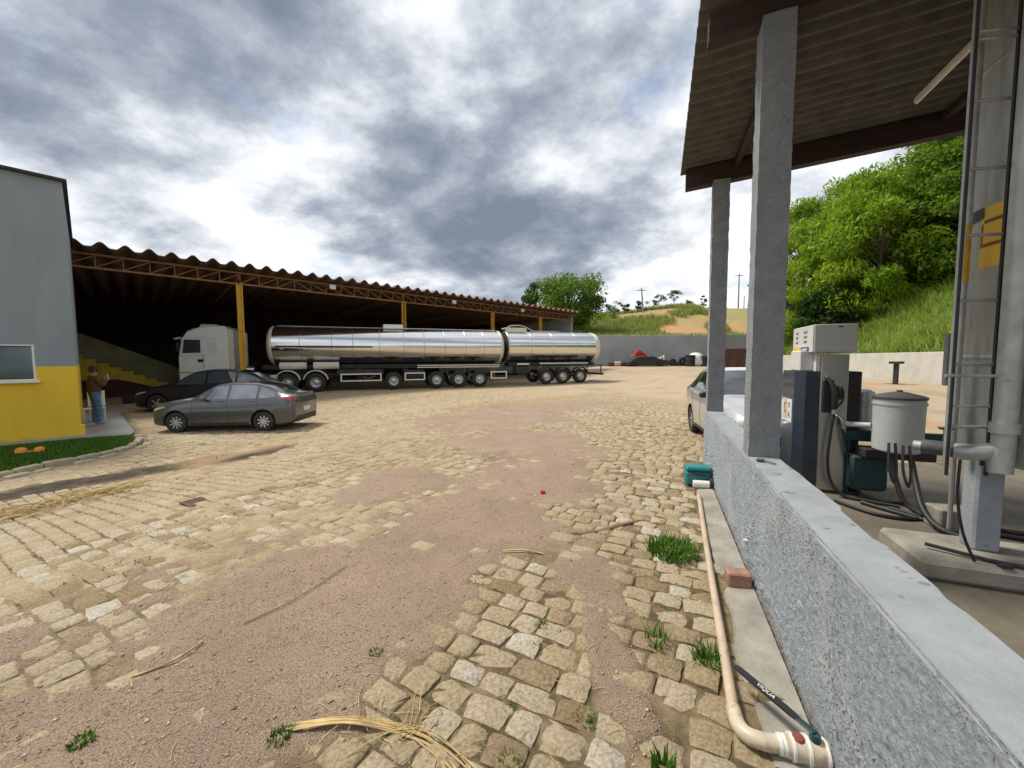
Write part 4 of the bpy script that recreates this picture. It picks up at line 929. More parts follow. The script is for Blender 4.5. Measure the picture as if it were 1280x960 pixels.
    patch('taillight', M['red_lamp'], lambda u, v: S(tail[0]+(tail[1]-tail[0])*u, tail_v[0]+(.35*(1-u))+(tail_v[1]-tail_v[0]-.35*(1-u))*v, .006), 8, 6)
    if rearplate:
        g = MB(); g.box((Lc+.004, 0, .62), (.012, .42, .13)); g.build('number_plate', M['plate'], root)
        g = MB(); g.box((Lc-.02, 0, .36), (.07, 1.30, .20), ch=.05); g.build('rear_bumper', M['black'], root, smooth=40)
    g = MB(); g.box((.0, 0, .42), (.05, .95, .22), ch=.04); g.build('grille', M['black'], root, smooth=40)
    return root

SEDAN = [(0, .26, .52, .56, .44, .66, .68), (.06, .22, .68, .64, .55, .75, .77), (.22, .20, .78, .73, .66, .83, .855), (.6, .19, .83, .83, .71, .915, .945), (1.0, .19, .85, .90, .71, .985, 1.015), (1.26, .19, .85, .925, .69, 1.03, 1.05),
         (1.6, .19, .85, .935, .635, 1.235, 1.26), (1.95, .19, .85, .945, .585, 1.395, 1.435), (2.4, .19, .85, .945, .57, 1.43, 1.475), (2.85, .19, .85, .955, .565, 1.425, 1.47), (3.25, .19, .85, .965, .575, 1.345, 1.40), (3.55, .19, .845, .985, .60, 1.225, 1.27), (3.80, .20, .835, 1.01, .65, 1.125, 1.155),
         (4.02, .23, .81, 1.03, .66, 1.10, 1.12), (4.13, .27, .77, 1.02, .64, 1.08, 1.10), (4.18, .36, .71, .90, .56, .96, .98)]
car_rz = math.atan2(.06, 1)
build_car('parked_car', 'dark grey sedan parked on the cobbles in front of the tanker truck', SEDAN, M['car_grey'], (.80, 3.29), .305, 1.26, 1.95, 2.95, 3.78, (2.28, 3.12), (-10.28, 11.45, -.335), car_rz, tail=(3.80, 4.165), tail_v=(3.9, 5.3), handles=(2.12, 3.0))
HATCH = [(0, .30, .52, .58, .46, .68, .70), (.08, .24, .70, .66, .56, .76, .78), (.3, .20, .83, .76, .68, .85, .88), (.75, .19, .88, .87, .74, .95, .985), (1.15, .19, .90, .95, .74, 1.03, 1.06), (1.35, .19, .90, .97, .72, 1.07, 1.09),
         (1.75, .19, .90, .99, .66, 1.33, 1.36), (2.1, .19, .90, 1.01, .61, 1.49, 1.53), (2.6, .19, .90, 1.03, .60, 1.55, 1.60), (3.2, .19, .90, 1.05, .60, 1.53, 1.58), (3.7, .20, .89, 1.07, .59, 1.44, 1.49), (4.15, .21, .875, 1.09, .62, 1.23, 1.27),
         (4.38, .24, .85, 1.08, .66, 1.14, 1.16), (4.50, .30, .80, 1.02, .62, 1.07, 1.09), (4.55, .40, .74, .90, .56, .95, .97)]
build_car('parked_car', 'dark navy hatchback parked beside the white truck cab', HATCH, M['car_navy'], (.86, 3.52), .33, 1.33, 2.1, 3.35, 4.2, (2.45, 3.45), (-15.0, 15.62, -.33), math.atan2(.24, .97), tail=(4.25, 4.51), tail_v=(4.2, 5.4), rim_r=.22, spokes=5)
COMPACT = [(0, .30, .50, .55, .44, .66, .68), (.07, .24, .66, .62, .54, .73, .75), (.28, .20, .78, .73, .66, .82, .85), (.65, .19, .82, .84, .70, .92, .95), (.98, .19, .835, .92, .70, .99, 1.02), (1.12, .19, .835, .94, .69, 1.02, 1.04),
           (1.45, .19, .835, .95, .63, 1.26, 1.29), (1.8, .19, .835, .96, .58, 1.43, 1.47), (2.3, .19, .835, .97, .57, 1.47, 1.52), (2.9, .19, .835, .98, .565, 1.45, 1.50), (3.4, .19, .83, .99, .56, 1.39, 1.44), (3.72, .20, .82, 1.0, .58, 1.22, 1.26), (3.88, .24, .80, .99, .62, 1.08, 1.10), (3.95, .34, .74, .86, .56, .94, .96)]
hd = Vector((-.25, -.968, 0)).normalized(); rzc = math.atan2(-hd.y, -hd.x); rw = Vector((4.16, 8.85, 0)); side = Vector((hd.y, -hd.x, 0))   # local +x = rearwards
ly = Vector((-math.sin(rzc), math.cos(rzc), 0)); cc = rw-ly*.80 if ly.x < 0 else rw+ly*.80; orig = cc+hd*3.15
build_car('parked_car', 'silver compact car facing the end of the low wall beyond the pillars', COMPACT, M['car_silver'], (.72, 3.15), .30, 1.10, 1.8, 3.1, 3.78, (2.15, 2.95), (orig.x, orig.y, .0), rzc, tail=(3.6, 3.92), tail_v=(4.2, 5.5), rim_r=.19, spokes=7, handles=(2.0, 2.8))

# ------------------------------------------------------------------ truck and tanker trailers
TK = Vector((.94, .342, 0)).normalized(); T0 = Vector((-10.85, 21.2, 0)); TRZ = math.atan2(TK.y, TK.x)   # local x to the rear, local -y towards the camera side
def troot(name, label, cat, x, z=-.05, group=None):
    p = T0+TK*x; return tag(empty(name, (p.x, p.y, z), TRZ), label, cat, group)
def axle(root, x, single=False, rim=None):
    for sg, y in ((-1, .165), (1, 2.335)): wheel_parts(root, x, y, sg, .51, .32, .29, rim_m=rim, truck=True)
    m = MB(); m.cyl((x, .2, .51), (x, 2.3, .51), .09, n=10); m.build('axle', M['chassis'], root)
def build_tractor():
    r = troot('truck_tractor', 'white sleeper cab truck coupled to the shiny tanker under the shed edge', 'truck', 0)
    W0_, W1_ = 0.0, 2.5; x0, x1 = -6.12, -4.02
    prof = [(x0+.03, .55), (x0, 1.0), (x0+.02, 1.95), (x0+.16, 2.82), (x0+.42, 3.22), (x0+1.0, 3.46), (x1-.12, 3.52), (x1, 3.40), (x1, .95), (x1-.12, .90), (x0+1.86, .90), (x0+1.76, 1.0), (x0+.85, 1.0), (x0+.75, .55)]
    m = MB(); n = len(prof); mx_, mz_ = sum(p[0] for p in prof)/n, sum(p[1] for p in prof)/n; ins = [(mx_+(p[0]-mx_)*.965, mz_+(p[1]-mz_)*.972) for p in prof]
    m.add([(p[0], .02, p[1]) for p in ins]+[(p[0], .07, p[1]) for p in prof]+[(p[0], 2.43, p[1]) for p in prof]+[(p[0], 2.48, p[1]) for p in ins], [(k*n+i, k*n+(i+1) % n, (k+1)*n+(i+1) % n, (k+1)*n+i) for k in range(3) for i in range(n)]+[tuple(range(n))[::-1], tuple(3*n+i for i in range(n))])
    me = m.mesh('cab', M['cab_white'], 25)
    place(me, 'cab', r)
    for y, sg in ((.016, -1), (2.484, 1)):
        g = MB(); g.prism([(x0+.20, 2.12), (x0+.28, 2.80), (x0+.95, 2.80), (x0+.95, 2.15)], y-.004, y+.004); g.build('side_window', M['glass'], r)
        g = MB(); g.tube([(x0+.14, y, 1.98), (x0+.24, y, 2.90), (x0+1.30, y, 2.93), (x0+1.62, y, 2.80), (x0+1.62, y, 2.25), (x0+1.40, y, 2.03), (x0+.14, y, 1.98)], .010, 6); g.tube([(x0+1.03, y, 2.92), (x0+1.03, y, 1.0)], .009, 6); g.build('door_seam', M['dull_steel'], r)
        g = MB(); g.box((x0+.92, y, 1.74), (.24, .03, .15), ch=.01); g.build('door_handle', M['black'], r)
        g = MB(); g.box((x0+.08, y+sg*.18, 2.42), (.10, .20, .46), ch=.03); g.tube([(x0+.16, y, 2.66), (x0+.08, y+sg*.16, 2.66)], .018, 6); g.build('mirror', M['black'], r, smooth=40)
    g = MB(); g.box((x0+1.45, .012, 2.45), (.42, .016, .52), ch=.006); g.build('locker_panel', M['white'], r)
    for z in (.62, .86): g = MB(); g.box((x0+.62, .03, z-.14), (.42, .05, .05)); g.build('step', M['chassis'], r)
    g = MB(); g.box((x0+1.0, .008, 1.16), (2.0, .012, .05)); g.build('side_stripe', M['dull_steel'], r)
    g = MB(); g.box((x0+1.3, .005, .98), (1.1, .03, .12), ch=.02); g.build('wheel_arch_trim', M['chassis'], r)
    g = MB(); g.cyl((x0+1.08, -.02, 1.4), (x0+1.08, -.02, 2.0), .014, n=6); g.build('grab_rail', M['dull_steel'], r)
    for yy in (.5, 2.0): g = MB(); g.box((x0+.55, yy, 3.36), (.16, .10, .07), ch=.02); g.build('marker_lamp', M['orange'], r)
    g = MB(); g.box((x0-.03, 1.25, 2.86), (.30, 2.3, .09), ch=.03, rot=Matrix.Rotation(R(-14), 4, 'Y')); g.build('sun_visor', M['white'], r, smooth=40)
    g = MB(); g.prism([(x0+.005, 2.02), (x0+.135, 2.74), (x0+.165, 2.74), (x0+.035, 2.02)], .2, 2.3); g.build('windscreen', M['glass'], r)
    g = MB(); g.box((x0+1.05, 1.25, 3.56), (.72, .9, .18), ch=.05); g.build('roof_unit', M['white'], r, smooth=40)
    for ya in (.05, 2.40): g = MB(); g.prism([(x1+.005, 1.0), (x1+.005, 3.40), (x1+.26, 3.30), (x1+.26, 1.3), (x1+.20, 1.0)], ya, ya+.05); g.build('side_fairing', M['cream'], r)
    g = MB(); g.box((-2.4, 1.25, .90), (7.2, .9, .22)); g.build('chassis', M['chassis'], r)
    g = MB(); g.cyl((-3.55, .42, 1.20), (-2.95, .42, 1.20), .27, n=20); g.build('air_tank', M['dull_steel'], r, smooth=40)
    g = MB(); g.cyl((-3.55, .32, .66), (-2.15, .32, .66), .30, n=20); g.build('fuel_tank', M['dull_steel'], r, smooth=40)
    g = MB(); g.box((-2.05, .30, .72), (.34, .42, .46), ch=.03); g.build('battery_box', M['white'], r)
    g = MB(); g.box((x0+.10, 1.25, .62), (.28, 2.46, .36), ch=.06); g.build('bumper', M['white'], r, smooth=40)
    axle(r, x0+1.32); axle(r, -1.38); axle(r, 0)
    for x in (-1.38, 0):
        for y0 in (-.03, 2.13):
            g = MB(); n = 16
            def P(u, v): a = math.pi*(.06+.88*u); return (x+.64*math.cos(a), y0+.40*v, .56+.64*math.sin(a))
            g.grid(P, n, 1); g.grid(lambda u, v: (x+(.64-.05*v)*math.cos(math.pi*(.06+.88*u)), y0-.003, .56+(.64-.05*v)*math.sin(math.pi*(.06+.88*u))), n, 1); g.build('mudguard', M['cream'], r, smooth=40)
    g = MB(); g.box((-.7, 1.25, 1.10), (1.6, 1.1, .14), ch=.03); g.build('fifth_wheel', M['chassis'], r)
build_tractor()

def tank_shell(x0, x1, zc, ry, rz, yc, n=48, dish=.28):
    m = MB(); V = []; X = [x0+dish*.0]+list(np.linspace(x0+dish, x1-dish, 24))+[x1]
    for i, x in enumerate(X[1:-1]):
        for k in range(n):
            a = 2*math.pi*k/n; V.append((x, yc+ry*math.cos(a), zc+rz*math.sin(a)))
    L = len(X)-2; m.add(V, [(i*n+k, i*n+(k+1) % n, (i+1)*n+(k+1) % n, (i+1)*n+k) for i in range(L-1) for k in range(n)]); return m
def dished_end(xe, dirn, dish, zc, ry, rz, yc, n=48):
    m = MB(); prof = [(1.0, 0), (.97, .30), (.85, .62), (.62, .84), (.32, .97), (0, 1.0)]
    m.grid(lambda u, v: (lambda q: (xe+dirn*dish*q[1], yc+ry*q[0]*math.cos(2*math.pi*u), zc+rz*q[0]*math.sin(2*math.pi*u)))((lambda t: (np.interp(t, range(6), [p[0] for p in prof]), np.interp(t, range(6), [p[1] for p in prof])))(v*5)), n, 10); return m
def ring_band(x, w, zc, ry, rz, yc, off=.012, n=48):
    m = MB(); m.grid(lambda u, v: (x+(v-.5)*w, yc+(ry+off*(1 if .1 < v < .9 else -.3))*math.cos(2*math.pi*u), zc+(rz+off*(1 if .1 < v < .9 else -.3))*math.sin(2*math.pi*u)), n, 4); return m
def frame_rect(m, x0, x1, z0, z1, y, t=.07):
    m.box(((x0+x1)/2, y, z1-t/2), (x1-x0, .05, t)); m.box(((x0+x1)/2, y, z0+t/2), (x1-x0, .05, t)); m.box((x0+t/2, y, (z0+z1)/2), (t, .046, z1-z0-2*t)); m.box((x1-t/2, y, (z0+z1)/2), (t, .046, z1-z0-2*t))
def build_trailer1():
    r = troot('tanker_trailer', 'long polished stainless tank trailer coupled behind the white cab', 'tanker trailer', 0, group='coupled tanker trailers')
    x0, x1 = -2.45, 11.2; yc, zc, ry, rz = 1.25, 2.56, 1.22, 1.07
    tank_shell(x0, x1, zc, ry, rz, yc).build('tank', M['chrome'], r, smooth=40)
    dished_end(x0+.28, -1, .28, zc, ry, rz, yc).build('tank_end', M['cream'], r, smooth=60)
    dished_end(x1-.28, 1, .28, zc, ry, rz, yc).build('tank_end', M['cream'], r, smooth=60)
    for x in (x0+.30, x1-.30): ring_band(x, .14, zc, ry, rz, yc, .02).build('end_ring', M['cream'], r, smooth=30)
    for x in (-.75, .85, 1.95, 3.4, 4.75, 5.95, 7.2, 8.5, 9.7): ring_band(x, .05, zc, ry, rz, yc, .006).build('band', M['dull_steel'], r, smooth=30)
    for k in range(11):
        x = -1.6+k*1.1; a = math.pi*1.06; g = MB(); g.box((x, yc+ry*math.cos(a)-.012, zc+rz*math.sin(a)), (.16, .03, .03)); g.build('bracket', M['dull_steel'], r)
    a = math.pi*1.02; g = MB(); g.cyl((-1.9, yc+ry*math.cos(a)-.05, zc+rz*math.sin(a)), (3.0, yc+ry*math.cos(a)-.05, zc+rz*math.sin(a)), .045, n=8); g.build('hose_tube', M['chassis'], r, smooth=40)
    g = MB(); g.cyl((-2.0, yc, zc+rz+.05), (x1-.4, yc, zc+rz+.05), .02, n=6)
    for k in range(10): g.cyl((-1.9+k*1.4, yc, zc+rz-.02), (-1.9+k*1.4, yc, zc+rz+.05), .014, n=6)
    g.build('top_rail', M['dull_steel'], r)
    g = MB(); g.box((4.2, yc, zc+rz+.12), (1.15, .8, .26), ch=.03); g.build('hatch_box', M['white'], r)
    g = MB(); g.box((4.0, yc, 1.36), (13.4, 1.0, .26), ch=.02); g.build('chassis', M['chassis'], r)
    for x in (-1.1, .55): g = MB(); g.cyl((x-.68, .40, 1.44), (x+.62, .40, 1.44), .20, n=16); g.build('reservoir', M['cream'], r, smooth=40)
    for x in (2.2, 2.35): g = MB(); g.box((x, .55, .85), (.12, .14, .86)); g.build('landing_leg', M['chassis'], r)
    g = MB(); frame_rect(g, 1.25, 3.45, .52, .97, .05); g.build('side_guard', M['white'], r); g = MB(); frame_rect(g, 4.75, 5.95, .52, .98, .05); g.build('side_guard', M['white'], r); g = MB(); frame_rect(g, 10.1, 11.2, .50, .98, .05); g.build('side_guard', M['white'], r)
    g = MB(); g.box((2.3, .5, 1.03), (2.5, .7, .32), ch=.03); g.box((5.35, .5, .90), (1.2, .7, .45), ch=.03); g.build('equipment_box', M['chassis'], r)
    g = MB(); g.box((2.75, .10, .98), (.35, .12, .22), ch=.03); g.tube([(2.45, .05, .80), (2.6, .02, .70), (2.9, .02, .72), (3.1, .06, .85)], .05, 8, sub=3); g.build('pump_fitting', M['rusty'], r, smooth=40)
    for z in (1.28, 1.40): g = MB(); g.box((8.1, .02, z), (5.2, .04, .055)); g.build('side_rail', M['cream'], r)
    for x in (4.13, 6.65, 8.02, 9.38): axle(r, x)
    for x in (7.33, 8.70): g = MB(); g.prism([(x-.10, 1.2), (x+.10, 1.2), (x+.02, .72), (x-.02, .72)], .10, .40); g.build('mud_flap', M['black'], r)
    g = MB(); g.tube([(11.0, .2, 1.25), (11.25, .15, 1.05), (11.5, .2, .95), (11.8, .3, 1.15)], .02, 6, sub=4); g.build('air_hose', M['rubber_hose'], r, smooth=60)
build_trailer1()
def build_trailer2():
    r = troot('tanker_trailer', 'shorter stainless tank trailer with a cream round end beside the grey wall', 'tanker trailer', 0, z=.0, group='coupled tanker trailers')
    x0, x1 = 11.12, 18.5; yc, zc, ry, rz = 1.25, 2.54, 1.19, 1.05
    tank_shell(x0, x1, zc, ry, rz, yc).build('tank', M['chrome'], r, smooth=40)
    for xe, dn, ds, mm in ((x0+.28, -1, .10, 'chassis'), (x1-.28, 1, .28, 'cream')): dished_end(xe, dn, ds, zc, ry, rz, yc).build('tank_end', M[mm], r, smooth=60)
    ring_band(x1-.42, .30, zc, ry, rz, yc, .015).build('end_ring', M['cream'], r, smooth=30); ring_band(x0+.30, .10, zc, ry, rz, yc, .012).build('end_ring', M['dull_steel'], r, smooth=30)
    for x in (13.0, 14.6, 16.4): ring_band(x, .06, zc, ry, rz, yc, .008).build('band', M['dull_steel'], r, smooth=30)
    g = MB(); g.box((12.15, yc, zc+rz+.20), (1.5, .9, .06)); g.box((12.15, yc-.45, zc+rz+.06), (1.5, .03, .25)); g.tube([(11.4, yc-.45, zc+rz+.05), (11.7, yc-.45, zc+rz+.33), (12.6, yc-.45, zc+rz+.36), (13.4, yc-.45, zc+rz+.02)], .03, 6, sub=3); g.build('catwalk', M['cream'], r)
    g = MB(); g.tube([(13.2, yc-.4, zc+rz+.03), (15.4, yc-.4, zc+rz+.03)], .02, 6); g.build('top_rail', M['dull_steel'], r)
    g = MB(); g.box((14.9, 1.25, 1.34), (6.6, 1.0, .26), ch=.02); g.build('chassis', M['chassis'], r)
    g = MB(); g.box((12.4, .55, 1.0), (1.0, .7, .42), ch=.03); g.build('equipment_box', M['chassis'], r)
    g = MB(); g.cyl((12.0, .3, .85), (12.9, .3, .85), .16, n=14); g.build('air_tank', M['chassis'], r, smooth=40)
    g = MB(); g.box((12.35, .03, 1.38), (.85, .06, .09)); g.build('side_rail', M['white'], r); g = MB(); g.cyl((13.5, .0, 1.40), (17.2, .0, 1.40), .06, n=10); g.build('hose_tube', M['dull_steel'], r, smooth=40)
    for x in (14.05, 15.30, 16.67): 
        axle(r, x, rim=M['dull_steel'])
        g = MB(); g.grid(lambda u, v: (x+.62*math.cos(math.pi*(.08+.84*u)), -.02+.40*v, .54+.62*math.sin(math.pi*(.08+.84*u))), 14, 1); g.build('mudguard', M['chassis'], r, smooth=40)
    g = MB(); g.box((18.55, 1.25, .62), (.10, 2.3, .14)); g.box((18.5, .3, .95), (.06, .06, .66)); g.box((18.5, 2.2, .95), (.06, .06, .66)); g.box((18.1, 1.25, 1.25), (.9, 2.2, .06)); g.build('rear_bumper', M['chassis'], r)
build_trailer2()

# ------------------------------------------------------------------ shed
SD = Vector((.714, .70, 0)).normalized(); SRZ = math.atan2(SD.y, SD.x); S0 = Vector((-13.3, 19.0, 0))
def build_shed():
    r = empty('open_shed', (S0.x, S0.y, 0), SRZ); tag(r, 'long open truck shed with a wavy brown roof and yellow steel columns', 'shed')
    # local x along the front, local y towards the back
    xa, xb, dp = -11.2, 27.2, 15.0
    for x in (0, 8.8, 16.5, 22.2):
        c = empty('column', (x, 0, 0), 0, r)
        for dx in (-.10, .10): m = MB(); m.box((dx, 0, 2.70), (.055, .16, 5.5), ch=.006); m.build('upright', M['yellow_steel'], c)
        lm = MB(); lm.box((0, 0, 0), (.03, .04, .36), rot=Matrix.Rotation(R(28), 4, 'Y')); me = lm.mesh('lacing', M['yellow_steel'])
        if x == 0:
            m = MB(); m.box((0, .03, 2.7), (.146, .05, 5.5)); m.build('web_plate', M['yellow_steel'], c)
        else:
            for k in range(16): place(me, 'lacing', c, (0, 0, .35+k*.32), (0, R(0 if k % 2 else -56), 0))
    z0, z1 = 5.42, 5.95
    m = MB(); m.box(((xa+xb)/2, 0, z0), (xb-xa, .10, .075)); m.build('bottom_chord', M['truss'], r); m = MB(); m.box(((xa+xb)/2, 0, z1), (xb-xa, .10, .075)); m.build('top_chord', M['truss'], r)
    pl = .8; np_ = int((xb-xa)/pl); v = MB(); v.box((0, 0, 0), (.035, .05, z1-z0-.08)); vm = v.mesh('strut', M['truss']); L = math.hypot(pl, z1-z0-.08); d = MB(); d.box((0, 0, 0), (.035, .045, L-.03)); dm = d.mesh('brace', M['truss']); an = math.atan2(pl, z1-z0-.08)
    for k in range(np_+1):
        x = xa+.05+k*pl; place(vm, 'strut', r, (x, 0, (z0+z1)/2)); sg = -1 if x < 2 else 1
        if k < np_: place(dm, 'brace', r, (x+pl/2, .002, (z0+z1)/2), (0, -sg*an, 0))
    # wavy roof sheets, one wave wide
    w = .70; amp = .105; n = int((xb+.6-xa)/w); g = MB(); na = 25; y0, y1 = -.75, dp+.4
    def wave(t): 
        t = t % 1; return amp*(2*(.5+.5*math.cos(math.pi*min(abs(t-.5)/.40, 1)))**.85-1)
    for off in (0, .03): g.grid(lambda u, v: (u*(w+.03), y0+(y1-y0)*v, 6.17+off+wave(u*(w+.03)/w)-.035*(y0+(y1-y0)*v)), na, 3)
    b2 = (na+1)*4; g.add([g.v[i*4] for i in range(na+1)]+[g.v[b2+i*4] for i in range(na+1)], [(i, i+1, na+2+i, na+1+i) for i in range(na)])
    me = g.mesh('roof_sheet', M['shed_roof'], 50)
    for k in range(n): place(me, 'roof_sheet', r, (xa+k*w, 0, .004*(k % 2)))
    for x in (-8, 0, 8.8, 16.5, 22.2, 26.6):
        m = MB()
        V = []
        for (yy, zz) in ((.06, 5.97), (dp-.15, 5.45)):
            V += [(x-.06, yy, zz-.30), (x+.06, yy, zz-.30), (x+.06, yy, zz), (x-.06, yy, zz)]
        m.add(V, [(0, 1, 2, 3), (4, 7, 6, 5), (0, 4, 5, 1), (1, 5, 6, 2), (2, 6, 7, 3), (3, 7, 4, 0)]); m.build('rafter', M['truss'], r)
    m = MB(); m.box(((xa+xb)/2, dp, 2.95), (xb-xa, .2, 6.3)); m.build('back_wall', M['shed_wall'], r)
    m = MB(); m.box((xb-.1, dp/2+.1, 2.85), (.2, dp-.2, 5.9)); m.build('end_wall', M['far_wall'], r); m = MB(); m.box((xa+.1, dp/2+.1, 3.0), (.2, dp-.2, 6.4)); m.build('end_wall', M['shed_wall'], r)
    for x in (4.3, 12.6, 19.6): m = MB(); m.box((x, -.30, 5.78), (.34, .12, .26), ch=.03); m.box((x, -.14, 5.86), (.05, .22, .05)); m.build('floodlight', M['white'], r, smooth=40)
build_shed()
def build_stair():
    sdx = Vector((-20.7, 18.0, 0)); r = empty('loading_stair', (sdx.x, sdx.y, -.15), SRZ); tag(r, 'olive and yellow walled stair climbing inside the dark shed', 'stair')
    m = MB(); m.prism([(-4.5, .9), (-4.5, 3.35), (.0, 3.35), (5.6, .62), (9.2, .62), (9.2, 0), (4.2, 0), (1.6, .9)], 0, .18); m.build('parapet', M['olive_wall'], r)
    m = MB(); poly = [(-4.5, .95), (-4.5, 2.15), (0, 2.15)]
    x, z = .0, 2.15
    for k in range(8): x += .42; poly.append((x, z)); z -= .205; poly.append((x, z))
    poly += [(4.2, .04), (1.55, .95)]; m.prism(poly, -.03, -.003); m.build('stepped_band', M['stair_yellow'], r)
    m = MB(); m.prism([(-4.5, .0), (-4.5, .88), (1.5, .88), (4.0, .0)], .05, .15); m.build('shade_panel', M['stair_shade'], r)  # panel standing in for the shaded void under the stair
    m = MB(); m.prism([(-4.5, 2.1), (-4.5, 2.3), (.3, 2.3), (5.0, .16), (4.6, .1)], .2, 1.6); m.build('flight', M['olive_wall'], r)
    m = MB(); m.box((-2.0, .9, 1.05), (.2, 1.3, 2.1)); m.build('support_wall', M['olive_wall'], r)
    b = MB(); b.box((0, 0, .22), (.55, .5, .44), ch=.05); b.box((.29, -.1, .26), (.05, .28, .24), ch=.02, mi=1); tag(b.build('dark_box', [M['black'], M['white']], loc=(-17.2, 17.3, -.25), rz=.5), 'small black machine box with a white face on the shed floor', 'box')
build_stair()

# ------------------------------------------------------------------ painted building
BRZ = math.atan2(BD.y, BD.x)
def build_building():
    r = empty('painted_building', (B0.x, B0.y, -.35), BRZ); tag(r, 'grey rendered building with a bright yellow base band beside the lawn', 'building')
    # local -x runs along the front towards the camera side, local +y goes back
    L, D, H, zy = 9.0, 8.0, 6.52, 1.92; wx0, wx1, wz0, wz1 = -3.05, -.66, 1.58, 2.46
    m = MB()
    for (x0, x1, z0, z1) in ((-L, wx0, zy, H), (wx1, 0, zy, H), (wx0, wx1, wz1, H)): m.box(((x0+x1)/2, .1, (z0+z1)/2), (x1-x0, .2, z1-z0))
    m.box((-.1, D/2+.1, (zy+H)/2), (.2, D-.2, H-zy)); m.box((-L/2, D-.1, H/2), (L-.4, .2, H)); m.box((-L+.1, D/2+.1, H/2), (.2, D-.2, H)); m.build('grey_wall', M['grey_build'], r)
    m = MB()
    for (x0, x1, z0, z1) in ((-L, wx0, 0, zy), (wx1, 0, 0, zy), (wx0, wx1, 0, wz0)): m.box(((x0+x1)/2, .096, (z0+z1)/2), (x1-x0, .208, z1-z0))
    m.box((-.096, D/2+.1, zy/2), (.208, D-.2, zy)); m.build('yellow_base', M['yellow_build'], r)
    m = MB(); m.box((.03, .02, .20), (.10, .12, .40), ch=.02); m.build('corner_block', M['yellow_build'], r)
    m = MB(); m.box((-L/2, D/2-.05, H+.03), (L+.16, D+.16, .06)); m.build('roof_slab', M['chassis'], r)
    w = empty('window', ((wx0+wx1)/2, .0, (wz0+wz1)/2), 0, r); ww, hh = wx1-wx0, wz1-wz0
    m = MB(); t = .04
    m.box((0, .06, hh/2-t/2), (ww, .10, t)); m.box((0, .06, -hh/2+t/2), (ww, .10, t)); m.box((-ww/2+t/2, .06, 0), (t, .096, hh-2*t)); m.box((ww/2-t/2, .06, 0), (t, .096, hh-2*t)); m.build('frame', M['white'], w)
    for k in range(3):
        x = -ww/2+ww*(k+.5)/3; p = MB(); p.box((x, .075, 0), (ww/3-.05, .012, hh-.12)); p.build('pane', M['win_glass'], w)
        if k < 2: p = MB(); p.box((-ww/2+ww*(k+1)/3, .055, 0), (.045, .07, hh-.12)); p.build('mullion', M['white'], w)
    m = MB(); m.box((0, -.02, -hh/2-.03), (ww+.12, .16, .05), ch=.008); m.build('sill', M['white'], w)
    m = MB(); m.box((0, .30, 0), (ww, .02, hh)); m.build('blind', M['teal_steel'], w)
build_building()

